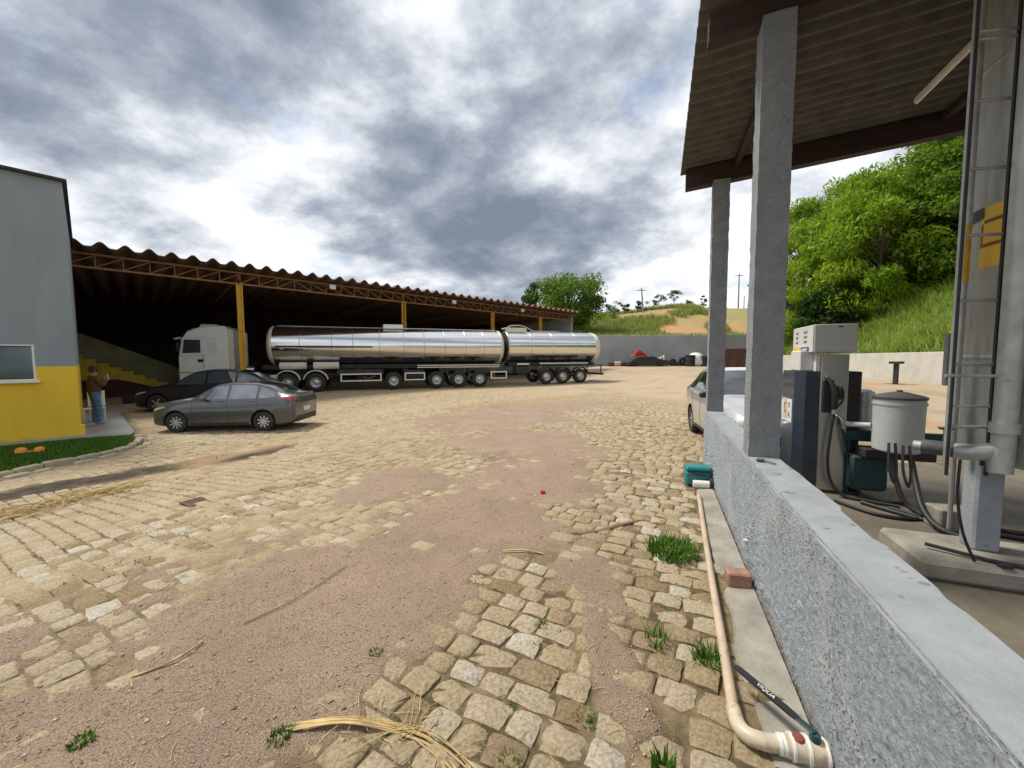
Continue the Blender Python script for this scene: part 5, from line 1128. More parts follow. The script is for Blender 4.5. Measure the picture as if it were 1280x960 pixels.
# sidewalk, lawn bed and kerb in front of it (building frame coordinates)
def bl(x, y, z=0): return Vector((B0.x, B0.y, 0))+BD*x+Vector((-BD.y, BD.x, 0))*y+Vector((0, 0, z))
def build_bed():
    zb = -.33
    side = [bl(-9.0, -.02), bl(-9.0, -.45), bl(.0, -.46), bl(.86, -.85), bl(.97, -.3), bl(.9, 6.5), bl(.0, 6.5), bl(.0, -.02)]
    m = MB(); m.prism([(p.x, p.y) for p in side], zb-.1, zb+.10, axis='z'); tag(m.build('sidewalk', M['walk']), kind='structure')
    curve = [bl(x, y) for x, y in BED]
    lawn = curve+[bl(.86, -.86), bl(.0, -.47), bl(-9.0, -.46)]
    m = MB(); m.prism([(p.x, p.y) for p in lawn], zb-.1, zb+.06, axis='z'); lo = m.build('lawn', M['lawn_soil']); tag(lo, kind='structure')
    rr = np.random.default_rng(3); k = 30000; bx = rr.uniform(-5, 1.0, k); by = rr.uniform(-6, -.45, k)
    cv = np.interp(bx, [q[0] for q in BED[:7]], [q[1] for q in BED[:7]]); ok = (by > cv+.10) & ~((bx > .0) & (by > -.47-.45*bx)) & (bx < .86+.0*by); bx, by = bx[ok], by[ok]
    x = B0.x+BD.x*bx-BD.y*by; y = B0.y+BD.y*bx+BD.x*by
    V, F, T = blades(x, y, np.full(len(x), zb+.05), 4, .07, .05, rr, .7, .007); tag(place(np_mesh('lawn_grass', V, F, M['grass'], {'tone': T}), 'lawn_grass'), 'short green lawn grass in the kerbed bed by the yellow wall', 'grass', kind='stuff')
    kb = empty('kerb', (0, 0, 0)); tag(kb, kind='structure')
    # kerb stones following the curve, outer row lower
    pts = []; 
    for i in range(len(curve)-1):
        for t in np.linspace(0, 1, 30, endpoint=False): pts.append(curve[i].lerp(curve[i+1], t))
    ps = MB(); ps.box((0, 0, 0), (1, 1, 1), ch=.10); sme = ps.mesh('kerb_stone', M['kerb'], 30)
    for off, zt, gap in ((0.0, zb+.10, .02), (-.20, zb+.035, .05)):
        acc = 0; i = 0; last = 0
        while i < len(pts)-1:
            L = rr.uniform(.28, .50) if off == 0 else rr.uniform(.25, .42); j = i; d = 0
            while j < len(pts)-1 and d < L: d += (pts[j+1]-pts[j]).length; j += 1
            a, c = pts[i], pts[j]; mid = (a+c)/2; dv = c-a; nv = Vector((dv.y, -dv.x, 0)).normalized()
            if nv.dot(Vector((BD.y, -BD.x, 0))) < -.6: nv = -nv
            if off == 0 or rr.random() < .72:
                mid = mid-nv*off; place(sme, 'kerb_stone', kb, (mid.x, mid.y, zt-.11+rr.normal(0, .008)), (rr.normal(0, .03), rr.normal(0, .03), math.atan2(dv.y, dv.x)+rr.normal(0, .04)), (max(dv.length-gap, .1), .14+rr.normal(0, .012), .22))
            i = j
    # orange thing on the lawn
    o = MB()
    for (x, sc) in ((0, .62), (.26, .55)): o.lathe([(0, 0), (.09*sc, .005), (.15*sc, .05*sc), (.14*sc, .16*sc), (.08*sc, .22*sc), (0, .23*sc)], c=(x, .02*sc, 0), n=12)
    o.box((.13, .01, .035), (.20, .06, .04), ch=.012)
    p = Vector((-10.45, 8.05, zb+.06)); tag(o.build('orange_buoy', M['orange'], loc=p, rz=BRZ-.25, smooth=40), 'pair of joined orange plastic floats lying on the lawn', 'float')
build_bed()

# ------------------------------------------------------------------ person
def build_person():
    p = bl(.30, 2.0, -.23); root = empty('person', (p.x, p.y, p.z), R(-25)); tag(root, 'person in brown jacket and blue jeans standing with hands raised to the face', 'person')
    # local: faces +y (away from the camera), x to the right
    J = {'pel': (0, 0, .95, .150, .115), 'waist': (0, .0, 1.10, .180, .150), 'chest': (0, .01, 1.32, .195, .150), 'neckb': (0, .0, 1.47, .085, .075), 'neck': (0, .02, 1.54, .055, .055), 'head': (0, .03, 1.63, .082, .095), 'top': (0, .02, 1.73, .070, .080),
         'shl': (-.185, .0, 1.42, .075, .075), 'ell': (-.27, .06, 1.16, .058, .058), 'wrl': (-.12, .24, 1.33, .040, .040), 'hal': (-.07, .26, 1.42, .030, .030),
         'shr': (.185, .0, 1.42, .075, .075), 'elr': (.29, .10, 1.19, .058, .058), 'wrr': (.17, .25, 1.40, .040, .040), 'har': (.13, .25, 1.49, .030, .030),
         'hipl': (-.095, 0, .88, .098, .105), 'knl': (-.11, .03, .50, .075, .075), 'anl': (-.115, -.01, .10, .062, .062), 'tol': (-.125, .13, .045, .045, .038),
         'hipr': (.095, 0, .88, .098, .105), 'knr': (.11, .04, .50, .075, .075), 'anr': (.12, .02, .10, .062, .062), 'tor': (.135, .16, .045, .045, .038)}
    E = [('pel', 'waist'), ('waist', 'chest'), ('chest', 'neckb'), ('neckb', 'neck'), ('neck', 'head'), ('head', 'top'), ('chest', 'shl'), ('shl', 'ell'), ('ell', 'wrl'), ('wrl', 'hal'), ('chest', 'shr'), ('shr', 'elr'), ('elr', 'wrr'), ('wrr', 'har'),
         ('pel', 'hipl'), ('hipl', 'knl'), ('knl', 'anl'), ('anl', 'tol'), ('pel', 'hipr'), ('hipr', 'knr'), ('knr', 'anr'), ('anr', 'tor')]
    names = list(J); V = [J[k][:3] for k in names]; R_ = [J[k][3:] for k in names]; Ed = [(names.index(a), names.index(c)) for a, c in E]
    for w, (wx, wy, wz), fs in (('hal', J['hal'][:3], [(-.012, .03, .05), (.0, .035, .06), (.012, .035, .06), (.024, .03, .05), (.035, .0, .02)]), ('har', J['har'][:3], [(-.024, .03, .05), (-.012, .035, .06), (.0, .035, .06), (.012, .03, .05), (-.035, .0, .02)])):
        for (dx, dy, dz) in fs:
            V.append((wx+dx, wy+dy, wz+dz)); R_.append((.010, .010)); Ed.append((names.index(w), len(V)-1))
    me = bpy.data.meshes.new('body'); me.from_pydata(V, Ed, []); o = place(me, 'body', root)
    sk = o.modifiers.new('skin', 'SKIN'); su = o.modifiers.new('sub', 'SUBSURF'); su.levels = 2; su.render_levels = 2
    for i, rr in enumerate(R_): me.skin_vertices[0].data[i].radius = rr
    me.skin_vertices[0].data[0].use_root = True
    bpy.context.view_layer.update(); nm = bpy.data.meshes.new_from_object(o.evaluated_get(bpy.context.evaluated_depsgraph_get())); o.modifiers.clear(); o.data = nm; nm.name = 'body'
    nm.materials.clear()
    for k in ('skin', 'jacket', 'jeans', 'shoe'): nm.materials.append(M[k])
    for f in nm.polygons:
        c = f.center; f.use_smooth = True
        if c.z < .115: k = 3
        elif c.z < .99 and abs(c.x) < .24: k = 2
        elif c.z > 1.50 and abs(c.x) < .11 and c.y < .2: k = 0
        elif c.y > .235: k = 0
        else: k = 1
        f.material_index = k
    h = MB(); h.lathe([(.098, -.10), (.108, -.03), (.104, .04), (.075, .10), (.0, .125)], c=(0, .012, 1.69), n=20); hm = h.build('cap', M['hair'], root, smooth=60)
    h = MB(); h.box((0, .14, 1.685), (.14, .10, .015), ch=.006); h.build('cap_peak', M['hair'], hm)
    for s in (-1, 1): e = MB(); e.lathe([(0, -.03), (.018, -.02), (.022, 0), (.018, .02), (0, .03)], c=(s*.088, .02, 1.635), n=10); e.build('ear', M['skin'], root, smooth=60)
    n = MB(); n.lathe([(0, -.02), (.014, -.01), (.012, .015), (0, .035)], c=(0, .125, 1.625), n=8); n.build('nose', M['skin'], root, smooth=60)
    ph = MB(); ph.box((.035, .325, 1.53), (.15, .012, .075), ch=.006); tag(ph.build('phone', M['black'], loc=(p.x, p.y, p.z), rz=R(-25)), 'small dark phone held up in both hands by the person in jeans', 'phone')
build_person()
ch = MB(); ch.box((0, 0, .42), (.42, .42, .05), ch=.015); ch.box((0, .19, .72), (.40, .04, .5), ch=.015)
for sx in (-1, 1):
    for sy in (-1, 1): ch.box((sx*.18, sy*.18, .2), (.04, .04, .40))
p = bl(.28, 3.1, -.23); tag(ch.build('plastic_chair', M['white'], loc=p, rz=R(30)), 'white plastic chair half hidden behind the yellow wall corner', 'chair')

# ------------------------------------------------------------------ pipe with valve, tools and small things by the wall
def build_pipe():
    r = empty('drain_pipe', (1.0, 1.6, 0)); tag(r, 'beige PVC pipe with a black-handled valve lying along the low wall', 'pipe')
    P = lambda x, y, z: (x-1.0, y-1.6, z)
    m = MB(); m.tube([P(2.27, 4.58, .03), P(1.75, 3.38, .032), P(1.35, 2.44, .034), P(1.035, 1.70, .040)], [.024, .024, .025, .026], 14, sub=2); m.build('pipe', M['pipe'], r, smooth=60)
    m = MB(); m.tube([P(1.043, 1.72, .040), P(1.02, 1.64, .042), P(1.03, 1.585, .045), P(1.075, 1.555, .05), P(1.14, 1.54, .05)], [.032, .033, .034, .034, .034], 16, sub=4); m.build('elbow', M['pvc_clear'], r, smooth=60)
    ax = Vector((.965, -.26, 0)).normalized(); s = Vector((1.13, 1.5425, .052)); 
    def seg(t0, t1, r0, r1, nm, mt):
        a = s+ax*t0; c = s+ax*t1; m = MB(); m.cyl(P(*a), P(*c), r0, r1, 20); return m.build(nm, mt, r, smooth=40)
    seg(.0, .012, .040, .040, 'ring', M['white']); seg(.014, .026, .041, .041, 'ring', M['white']); seg(.026, .045, .044, .044, 'collar', M['pvc_clear']); seg(.045, .055, .052, .052, 'ring', M['white'])
    seg(.055, .10, .050, .050, 'union', M['pvc_clear']); seg(.10, .112, .056, .056, 'ring', M['white']); seg(.112, .165, .053, .053, 'valve_body', M['pvc_clear']); seg(.165, .175, .057, .057, 'ring', M['white']); seg(.175, .235, .046, .046, 'tail_pipe', M['pvc_clear']); seg(.235, .33, .058, .058, 'wall_sleeve', M['pvc_grey'])
    c = s+ax*.075+Vector((0, 0, .045)); m = MB(); m.lathe([(0, 0), (.026, 0), (.022, .008), (0, .011)], c=P(*c), n=14); m.build('rust_stain', M['rust'], r, smooth=40)
    c0 = s+ax*.135+Vector((0, 0, .05)); m = MB(); m.cyl(P(*c0), P(c0.x, c0.y, c0.z+.03), .02, n=12); m.build('valve_stem', M['teal_steel'], r, smooth=40)
    # lever: from the stem back along the wall
    tip = Vector((1.145, 1.885, .115)); b0 = Vector((c0.x, c0.y, c0.z+.032)); d = tip-b0; L = d.length; xq = d.normalized(); up = Vector((0, 0, 1)); yq = up.cross(xq).normalized(); zq = xq.cross(yq)
    Mx = Matrix((xq, yq, zq)).transposed().to_4x4()
    lv = MB(); lv.box((0, 0, 0), (L*.20, .030, .010), ch=.003); le = lv.build('lever', M['teal_steel'], r); le.matrix_local = Matrix.Translation(Vector(P(*(b0+xq*L*.10))))@Mx
    g = MB(); n = 14; V = []
    pr = [(-.5, .75), (-.42, .95), (-.2, 1), (.2, 1), (.42, .95), (.48, .7), (.5, .3)]
    for (u, w) in pr: V += [(u*L*.82, -.018*w, -.005), (u*L*.82, -.018*w, .005), (u*L*.82, .018*w, .005), (u*L*.82, .018*w, -.005)]
    g.add(V, [(i*4+k, i*4+(k+1) % 4, (i+1)*4+(k+1) % 4, (i+1)*4+k) for i in range(len(pr)-1) for k in range(4)]+[(0, 1, 2, 3), tuple(len(V)-4+k for k in (3, 2, 1, 0))]); gr = g.build('lever_grip', M['black'], r); gr.matrix_local = Matrix.Translation(Vector(P(*(b0+xq*L*.59))))@Mx
    t = text_mesh('lettering', 'VIQUA', .030, M['white_print'], gr, (-.01, .0, .0056), (0, 0, math.pi))
    # clips
    m = MB(); m.lathe([(.029, -.02), (.032, -.01), (.032, .01), (.029, .02)], c=(0, 0, 0), n=14); 
build_pipe()
def small_things():
    # brick on the footing
    m = MB(); m.box((0, 0, .055), (.16, .11, .11), ch=.010); tag(m.build('brick', M['brick'], loc=(*wl(-.115, 2.03).xy, .008), rz=WRZ+.12), 'worn reddish brick standing on the footing by the low wall', 'brick')
    # white stub in the wall
    m = MB(); m.cyl(tuple(wl(.02, 2.32, .24)), tuple(wl(-.035, 2.32, .235)), .012, n=10); tag(m.build('pipe_stub', M['white'], smooth=40), 'short white pipe stub sticking out of the roughcast wall', 'pipe')
    # tool case
    r = empty('tool_case', (2.50, 5.10, 0), WRZ+.12); tag(r, 'teal plastic tool case standing at the end of the low wall', 'tool case')
    b = MB(); b.box((0, 0, .10), (.32, .20, .18), ch=.02); b.build('case_body', M['teal'], r, smooth=30); b = MB(); b.box((0, 0, .225), (.325, .205, .065), ch=.022); b.build('case_lid', M['teal'], r, smooth=30)
    b = MB(); b.tube([(-.07, -.105, .17), (-.07, -.135, .17), (.07, -.135, .17), (.07, -.105, .17)], .010, 6); b.build('case_handle', M['black'], r); b = MB(); b.box((0, -.104, .16), (.26, .006, .03), ch=.002); b.build('latch', M['pvc_grey'], r)
    # bottle and roll
    b = MB(); b.lathe([(0, 0), (.045, 0), (.048, .02), (.048, .19), (0, .19)], axis='x', c=(-.24, 0, .05), n=18); b.lathe([(0, .0), (.065, 0), (.068, .01), (.068, .12), (.06, .13), (0, .13)], axis='x', c=(-.048, 0, .068), n=18, mi=1)
    tag(b.build('sealant_tube', [M['white'], M['black']], loc=(2.60, 4.88, .012), rz=WRZ+.1, smooth=40), 'white tube with a wide black end lying beside the tool case', 'tube')
    b = MB(); b.box((0, 0, .045), (.17, .10, .09), ch=.012, mi=0); b.cyl((-.04, 0, .09), (-.04, 0, .12), .035, n=12); b.box((.06, .0, .10), (.05, .06, .03), ch=.01, mi=1); tag(b.build('paint_tin', [M['brick'], M['white']], loc=(2.70, 5.03, .13), rz=WRZ+.05, smooth=40), 'small brown and white box wedged between tool case and wall', 'box')
    b = MB(); b.box((0, 0, .058), (.16, .10, .116), ch=.01); tag(b.build('brick', M['brick'], loc=(2.70, 5.03, .012), rz=WRZ), 'dark brick under the small box beside the tool case', 'brick')
    # trowel / brush on the wall top
    b = MB(); b.box((0, 0, .012), (.05, .035, .02), ch=.006); b.tube([(.02, 0, .014), (.11, -.03, .010)], .006, 6); tag(b.build('small_trowel', M['black'], loc=(*wl(.05, 2.26).xy, .902), rz=WRZ-.5), 'small black brush lying on the wall top before the near pillar', 'brush')
    # manhole of dark stones
    cx, cy = -4.04, 4.8
    b = MB(); b.box((0, 0, .004), (.34, .24, .018), ch=.006)
    for k in range(4): b.box((-.12+k*.08, 0, .015), (.035, .18, .006))
    tag(b.build('drain_cover', M['rusty'], loc=(cx, cy, g1(cx, cy)), rz=-.5), 'small dark iron drain cover set in the cobbles', 'drain cover')
    # red scrap
    b = MB(); b.box((0, 0, .02), (.06, .045, .035), ch=.008); tag(b.build('red_scrap', M['red_plastic'], loc=(.38, 4.75, g1(.38, 4.75)+.008), rz=.4), 'tiny scrap of red plastic on the gravel', 'litter')
    # tufts
    rr = np.random.default_rng(55)
    def tuft(x, y, h, sp, n, label, m='grass', lean=.7, grp=None, w=.006):
        V, F, T = blades(np.array([0.]), np.array([0.]), np.array([-.01]), n, h, sp, rr, lean, w); o = place(np_mesh('grass_tuft', V, F, M[m], {'tone': T}), 'grass_tuft', None, (x, y, float(dirt_z(x, y)[0]))); tag(o, label, 'grass tuft', grp)
    tuft(1.40, 3.28, .115, .20, 480, 'large bright green grass tuft beside the beige pipe', w=.007)
    tuft(1.10, 2.05, .10, .08, 120, 'leafy green tuft growing against the beige pipe near its valve')
    tuft(.86, 2.22, .11, .07, 40, 'thin sparse tuft in a joint of the bare cobbles near the pipe', lean=.5)
    tuft(.62, 1.48, .10, .05, 60, 'upright green tuft at the frame bottom beside large cobbles', lean=.4)
    for (x, y, h, sp, n, lab) in ((-.08, 2.95, .055, .04, 70, 'small dark green tuft where gravel meets the middle cobbles'), (-.25, 2.83, .045, .045, 60, 'flat small tuft left of the dark green one on gravel edge'), (.18, 2.35, .07, .045, 80, 'small green tuft in a joint amid the middle cobbles'), (.13, 2.18, .055, .04, 60, 'tiny tuft below another in the middle cobble joints'),
                              (-.02, 1.78, .05, .03, 40, 'very small tuft between two big cobbles'), (-.02, 1.52, .07, .05, 110, 'dense small tuft at the frame bottom among cobbles'), (.34, 1.72, .07, .05, 90, 'dull brownish green tuft on the gravel strip between cobbles'), (-.80, 2.12, .05, .04, 60, 'small tuft alone on the open gravel'),
                              (-1.05, 1.62, .06, .05, 110, 'low moss green tuft beside the straw bundle'), (-1.92, 1.60, .06, .05, 110, 'low green tuft alone in the brown dirt corner'), (.33, 3.0, .035, .04, 40, 'flat little tuft on the gravel before the small gravel patch')):
        tuft(x, y, h*.6, sp*.85, n, lab, w=.0035)
    # weeds in the paving joints
    n = 2600; y = rr.uniform(1.3, 9.5, n); x = rr.uniform(-1.3, .5, n)*y; A, B = to_wall(x, y); k = (gravel_mask(x, y) < .3) & (A < -.2) & (fbm(x*.8, y*.8, 91, 3) > .56); x, y = x[k], y[k]
    V, F, T = blades(x, y, dirt_z(x, y)[0]-.005, 4, .028, .018, rr, .8, .004, (0, .55)); tag(place(np_mesh('joint_weeds', V, F, M['grass'], {'tone': T}), 'joint_weeds'), 'tiny green weeds growing in the joints of the cobbles', 'weeds', kind='stuff')
    V, F, T = blades(np.linspace(1.0, 2.7, 50), np.linspace(.72, 5.1, 50)-.02, np.zeros(50), 5, .04, .03, rr, .6, .005, (0, .5)); tag(place(np_mesh('wall_foot_weeds', V, F, M['grass'], {'tone': T}), 'wall_foot_weeds'), 'small dark weeds along the foot of the low wall', 'weeds', kind='stuff')
    # straw
    def stalk(pts, r, m): m.tube([(x, y, float(dirt_z(x, y)[0])+.006+z) for x, y, z in pts], r, 6, sub=4)
    m = MB()
    for k in range(16):
        o = rr.normal(0, .010, 2); stalk([(-1.02+o[0]*2, 1.66+o[1], .004), (-.78, 1.675+o[1], .012+.004*(k % 3)), (-.55+o[0], 1.665+o[1]*1.5, .012), (-.36+rr.normal(0, .02), 1.60+o[1]*2, .01), (-.15+rr.normal(0, .05), 1.44+rr.normal(0, .02), .006)][:(3 if k % 3 == 0 else 5)], rr.uniform(.002, .0042), m)
    for k in range(26):
        a = rr.random()*6.28; l = rr.uniform(.08, .30); c = (-.60+rr.normal(0, .12), 1.67+rr.normal(0, .05)); stalk([(c[0], c[1], .01), (c[0]+l*.5*math.cos(a)+rr.normal(0, .02), c[1]+l*.4*math.sin(a), rr.uniform(.01, .04)), (c[0]+l*math.cos(a), c[1]+l*.8*math.sin(a), .004)], rr.uniform(.0010, .0022), m)
    tag(m.build('straw_bundle', M['straw'], smooth=60), 'bundle of dry yellow straw stalks spread over gravel and cobbles', 'straw')
    m = MB()
    for k in range(9):
        o = rr.normal(0, .012, 2); stalk([(.55+rr.uniform(0, .1), 3.62+o[0], .004), (.85, 3.70+o[1], .012), (1.15+o[0], 3.86+o[1], .01), (1.38+rr.normal(0, .05), 3.95+o[1], .006)], .004, m)
    tag(m.build('dry_stalks', M['twig'], smooth=60), 'loose brown dry stalks lying on cobbles near the large green tuft', 'straw')
    m = MB(); stalk([(-.10, 3.28, .004), (.08, 3.275, .012), (.26, 3.26, .004)], .007, m); stalk([(-.09, 3.26, .004), (.15, 3.265, .008), (.27, 3.25, .003)], .004, m); tag(m.build('dry_stalk', M['straw'], smooth=60), 'single short pale dry stalk lying on the gravel', 'straw')
    m = MB(); stalk([(-1.72, 2.35, .003), (-1.55, 2.55, .006), (-1.44, 2.80, .006), (-1.36, 3.05, .003)], .0035, m); tag(m.build('twig', M['twig'], smooth=60), 'long thin dark twig lying across the open gravel', 'twig')
    m = MB(); stalk([(-2.05, 1.95, .003), (-1.90, 2.05, .008), (-1.86, 2.20, .004)], .006, m); stalk([(-2.05, 1.95, .003), (-1.97, 1.88, .004)], .004, m); tag(m.build('twig', M['straw'], smooth=60), 'short pale forked twig on the brown dirt left of the gravel', 'twig')
    # loose straw bits over the yard
    m = MB()
    for k in range(420):
        y = 1.1+rr.random()**1.5*6; x = rr.uniform(-1.3, .45)*y; A, B = to_wall(x, y)
        if A > -.1: continue
        a = rr.random()*6.28; l = rr.uniform(.02, .11); z = max(float(dirt_z(x, y)[0]), g1(x, y))+.004; q = rr.normal(0, .012)
        m.tube([(x-l/2*math.cos(a), y-l/2*math.sin(a), z), (x+q, y+q, z+rr.uniform(.0, .008)), (x+l/2*math.cos(a), y+l/2*math.sin(a), z)], rr.uniform(.0008, .0018), 4)
    tag(m.build('straw_bits', M['straw']), 'loose dry straw bits strewn over cobbles and gravel', 'straw', kind='stuff')
    # straw litter by the dark soil
    m = MB()
    for k in range(150):
        t = rr.uniform(-.3, 1.1); c = Vector((-6.65+.45*t+rr.normal(0, .18), 5.0+.95*t+rr.normal(0, .15), 0)); a = BRZ+rr.normal(0, .5); l = rr.uniform(.15, .5); z = g1(c.x, c.y)+.012
        m.tube([(c.x-l/2*math.cos(a), c.y-l/2*math.sin(a), z), (c.x, c.y, z+rr.uniform(.01, .05)), (c.x+l/2*math.cos(a), c.y+l/2*math.sin(a), z)], .006, 4)
    tag(m.build('straw_litter', M['straw']), 'scattered dry straw beside the dark soil strip by the kerb', 'straw', kind='stuff')
small_things()

# ------------------------------------------------------------------ scrap along the far wall
def scrap():
    zg = lambda x, y: g1(x, y)+.01
    def at(px, Y): return ((px-640)/480*Y, Y)
    x, y = at(806, 39.8); r = empty('scrap_car', (x-2.0, y, zg(x, y))); r.scale = (1, 1, .72); tag(r, 'dark wrecked car shell lying before the tall grey wall', 'scrap car')
    m = MB(); m.prism([(0, .15), (0, .55), (.5, .85), (1.2, 1.35), (2.6, 1.40), (3.4, .95), (4.1, .85), (4.2, .2)], -.8, .8); m.build('shell', M['chassis'], r)
    m = MB(); m.prism([(1.0, .90), (1.35, 1.25), (2.5, 1.28), (3.1, .92)], -.815, -.802); m.build('window_opening', M['black'], r)
    for xx in (.8, 3.3): m = MB(); m.cyl((xx, -.86, .30), (xx, -.62, .30), .30, n=16); m.build('wheel', M['rubber'], r, smooth=40)
    x, y = at(801, 39.0); m = MB(); m.grid(lambda u, v: (-.9+1.8*u+.15*math.sin(7*v), -.3+.6*v, .12+.55*math.sin(3.1*u)*(.5+.5*math.sin(5*u+4*v))), 10, 6); m.tube([(-.6, 0, .1), (-.2, .1, .75), (.3, 0, .45), (.8, 0, .1)], .07, 6, sub=3); tag(m.build('red_bodywork', M['red_plastic'], loc=(x, y+.4, zg(x, y)+.97), rz=.2), 'crumpled red body panel on top of the wrecked car shell', 'scrap')
    for k, px in enumerate((766, 774, 784)):
        x, y = at(px, 40.2); m = MB(); m.box((0, 0, .25), (1.0+.3*k, .5, .5), ch=.12, rot=Matrix.Rotation(R(8*k), 4, 'Z')); tag(m.build('scrap_part', M[('rusty', 'pale_concrete', 'rusty')[k]], loc=(x, y, zg(x, y))), ('brown scrap block nearest the tanker end', 'pale concrete lump between brown scrap blocks', 'brown scrap block touching the wrecked car shell')[k], 'scrap')
    x, y = at(826, 39.6); m = MB()
    for k in range(8): a = k*.7; m.tube([(math.cos(a)*.9, math.sin(a)*.3, .05), (math.cos(a+1)*.3, 0, .5+.09*k), (math.cos(a+2.2)*.8, .2, .1)], .05, 6, sub=3)
    tag(m.build('scrap_tubes', M['cream'], loc=(x, y, zg(x, y))), 'tangle of pale metal tubes before the grey wall', 'scrap')
    for k, (px, s) in enumerate(((840, .5), (847, .45), (853, .6), (861, .4))):
        x, y = at(px, 40); m = MB(); m.lathe([(.25*s, -.2), (.7*s, -.22), (.8*s, -.1), (.8*s, .1), (.7*s, .22), (.25*s, .2), (.25*s, -.2)], axis=('y', 'z')[k % 2], c=(0, 0, .8*s if k % 2 == 0 else .22), n=18); tag(m.build('old_tyre', M['rubber'], loc=(x, y, zg(x, y))), ('old tyre standing upright next to the pale tubes', 'old tyre lying flat between two upright tyres', 'biggest old tyre standing upright by the grey wall', 'old tyre lying flat against the dark drum')[k], 'tyre', 'old tyres by the grey wall')
    x, y = at(869, 39.5); m = MB(); m.lathe([(0, 0), (.7, 0), (.9, .3), (.75, 1.0), (.4, 1.35), (0, 1.4)], n=16); tag(m.build('white_bag', M['white'], loc=(x, y, zg(x, y)), smooth=60), 'bulging whitish sack by the grey wall between dark drums', 'sack')
    for k, px in enumerate((862, 880)): x, y = at(px, 39.0); m = MB(); m.cyl((0, 0, 0), (0, 0, 1.15-.1*k), .48, n=20); m.lathe([(.48, .3), (.50, .33), (.48, .36)], n=20); m.lathe([(.48, .7), (.50, .73), (.48, .76)], n=20); tag(m.build('drum', M['black'], loc=(x, y, zg(x, y)), smooth=40), ('dark drum left of the whitish sack', 'dark drum right of the whitish sack')[k], 'drum')
    x, y = at(922, 36.5); r = empty('waste_container', (x, y, zg(x, y)), -.1); tag(r, 'rusty brown open waste container standing before the grey wall', 'container'); m = MB()
    m.prism([(-1.9, .2), (-1.6, 1.75), (1.7, 1.75), (1.7, .2)], -.9, .9); m.build('tub', M['rusty'], r); m = MB(); m.box((.05, 0, 1.78), (3.5, 1.9, .08)); m.build('rim', M['rust'], r)
    for xx in (-1.2, -.4, .4, 1.2): m = MB(); m.box((xx, -.93, .95), (.08, .06, 1.5)); m.build('rib', M['rusty'], r)
    m = MB(); m.box((0, 0, .11), (3.2, 1.5, .2)); m.build('skid', M['chassis'], r)
scrap()

# ------------------------------------------------------------------ trees
tree('broad_tree', (8.6, 60.0, hill_z(8.6, 60.0)-1.0), 10.4, 5.0, 8, M['leaf_a'], 'large round broadleaf tree standing behind the shed roof end', nclump=58, per=300, leaf=.42, trunk_r=.35, seed=1, base=.22)
tree('broad_tree', (4.6, 63.0, hill_z(4.6, 63.0)-1.0), 8.8, 2.5, 6, M['leaf_c'], 'darker narrow tree at the shed side of the large round tree', nclump=26, per=240, leaf=.40, trunk_r=.25, seed=2, base=.3)
hs = [(20.5, 78, 5.0, 2.4, 'leaf_c', 'low spreading bush tree on the hill beside the thin pole'), (24.5, 84, 3.2, 1.3, 'leaf_c', 'small slim tree on the hill right of the spreading one'), (29.5, 88, 3.4, 1.7, 'leaf_c', 'open wispy shrub midway up the hill crest'), (34.0, 90, 5.2, 1.9, 'leaf_c', 'wispy half bare tree near the top of the hill'),
      (38.0, 91, 6.3, 2.0, 'leaf_c', 'tallest flat topped tree on the hill crest'), (41.5, 91, 3.2, 1.6, 'leaf_c', 'round low shrub on the crest beside the flat topped tree'), (17.0, 74, 2.6, 2.2, 'leaf_b', 'light green rounded shrub above the tanker end'), (45.5, 92, 4.6, 1.0, 'leaf_c', 'thin sapling on the crest behind the far pillar')]
for k, (x, y, h, rr_, lm, lab) in enumerate(hs):
    tree('hill_tree', (x, y, float(hill_z(x, y))-.2), h*.78, rr_*.78, h*.5, M[lm], lab, 'small trees along the hill crest', nclump=13, per=90, leaf=.26, trunk_r=.09, seed=20+k, base=.35)
def bp(u, v): p = LW1+LWN*u+LWD*v; return p.x, p.y, float(bank_z(p.x, p.y))
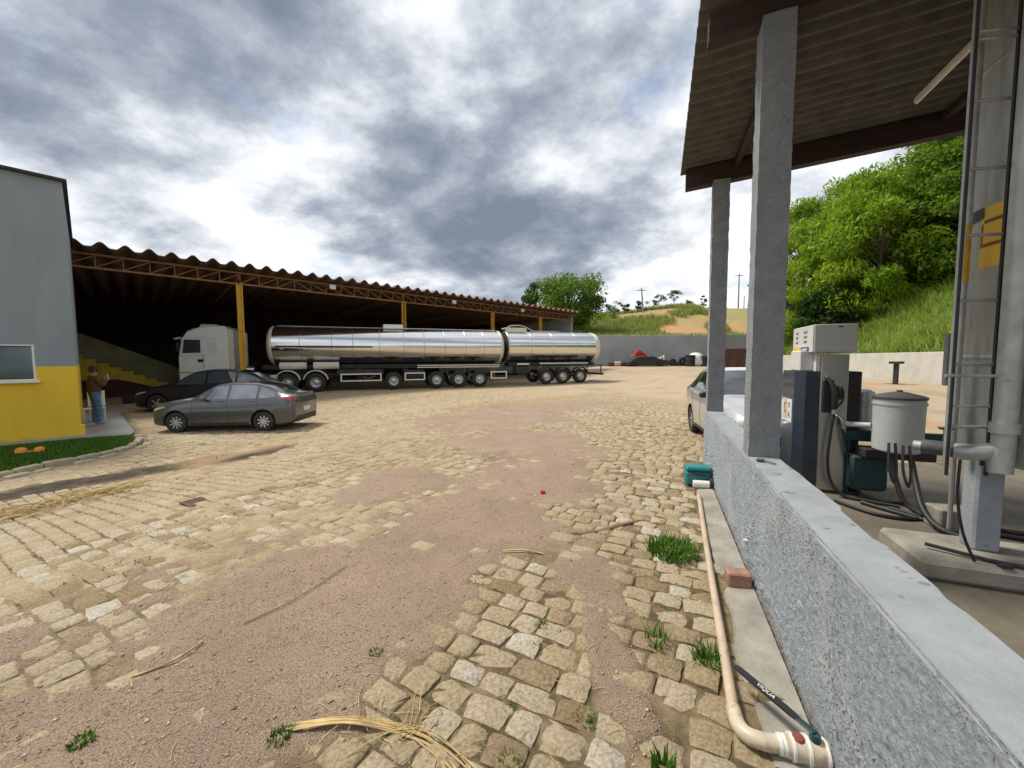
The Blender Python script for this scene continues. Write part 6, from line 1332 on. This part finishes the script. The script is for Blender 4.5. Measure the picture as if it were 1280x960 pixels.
bk = [(2.2, 21, 9.6, 3.0, 'leaf_b', 'leaning bright green bamboo clump at the wall corner of the bank'), (3.6, 17.0, 9.2, 3.0, 'leaf_b', 'dense bright bamboo clump on the bank behind the pump'), (5.5, 24, 10.5, 3.4, 'leaf_b', 'tall feathery bamboo clump behind the front ones'), (6.5, 14.5, 7.4, 2.8, 'leaf_a', 'broadleaf tree with yellow green crown above the grassy bank'),
      (8.5, 19.5, 10.0, 3.4, 'leaf_b', 'tall bamboo clump high on the bank'), (8.8, 12.0, 8.0, 3.0, 'leaf_a', 'dark leafy tree beside the ladder side of the bank'), (11.0, 15.5, 9.5, 3.4, 'leaf_a', 'leafy tree higher up behind the grassy slope'), (13, 22, 11.5, 3.8, 'leaf_b', 'highest bamboo clump at the back of the bank'), (10.5, 8.5, 7.6, 3.0, 'leaf_a', 'leafy tree mostly hidden by the galvanised tank'), (13.5, 11.5, 9.5, 3.6, 'leaf_c', 'dark crowned tree at the top of the bank'), (3.5, 28, 12.0, 3.4, 'leaf_b', 'bamboo clump partly hidden behind the near pillar'),
      (5.0, 20.5, 10.5, 3.2, 'leaf_b', 'leafy bamboo clump filling the middle of the bank'), (7.2, 17.0, 10.5, 3.4, 'leaf_a', 'bushy yellow green tree rising over the bamboo'), (2.0, 24.5, 9.6, 3.0, 'leaf_b', 'low bamboo clump leaning over the short grey wall'), (10.5, 12.5, 11.0, 3.6, 'leaf_a', 'tall bright leafy tree above the grass beside the tank'), (1.8, 18.5, 4.0, 2.0, 'leaf_c', 'dark low bush at the foot of the bamboo above the pump')]
for k, (u, v, h, rr_, lm, lab) in enumerate(bk):
    x, y, z = bp(u, v); tree('bank_tree', (x, y, z-.2), h, rr_, h*.8, M[lm], lab, 'trees and bamboo on the green bank', nclump=60, per=270, leaf=.30 if lm != 'leaf_b' else .42, trunk_r=.14, seed=40+k, base=.08, aspect=.5 if lm != 'leaf_b' else .24, droop=.9 if lm == 'leaf_b' else .3, cat='tree')
# ------------------------------------------------------------------ poles
for k, (px, Y, yt, lab) in enumerate(((803, 82, 362, 'slim leaning utility pole on the hill left of the pillars'), (920, 92, 345, 'tall utility pole with crossarm seen between the two pillars'), (927, 120, 372, 'small distant pole beside the tall utility pole'))):
    x = (px-640)/480*Y; z0 = float(hill_z(x, Y))-1; zt = 1.7+(449-yt)/480*Y; m = MB(); r = empty('utility_pole', (x, Y, z0)); tag(r, lab, 'pole')
    m.cyl((0, 0, 0), ((.25 if k == 0 else 0)*-2, 0, zt-z0), .19, .12, n=10); m.build('mast', M['pole'], r, smooth=40)
    if k < 2: m = MB(); m.box(((-.5 if k == 0 else 0), 0, zt-z0-.5), (2.0, .12, .14)); m.build('crossarm', M['pole'], r)
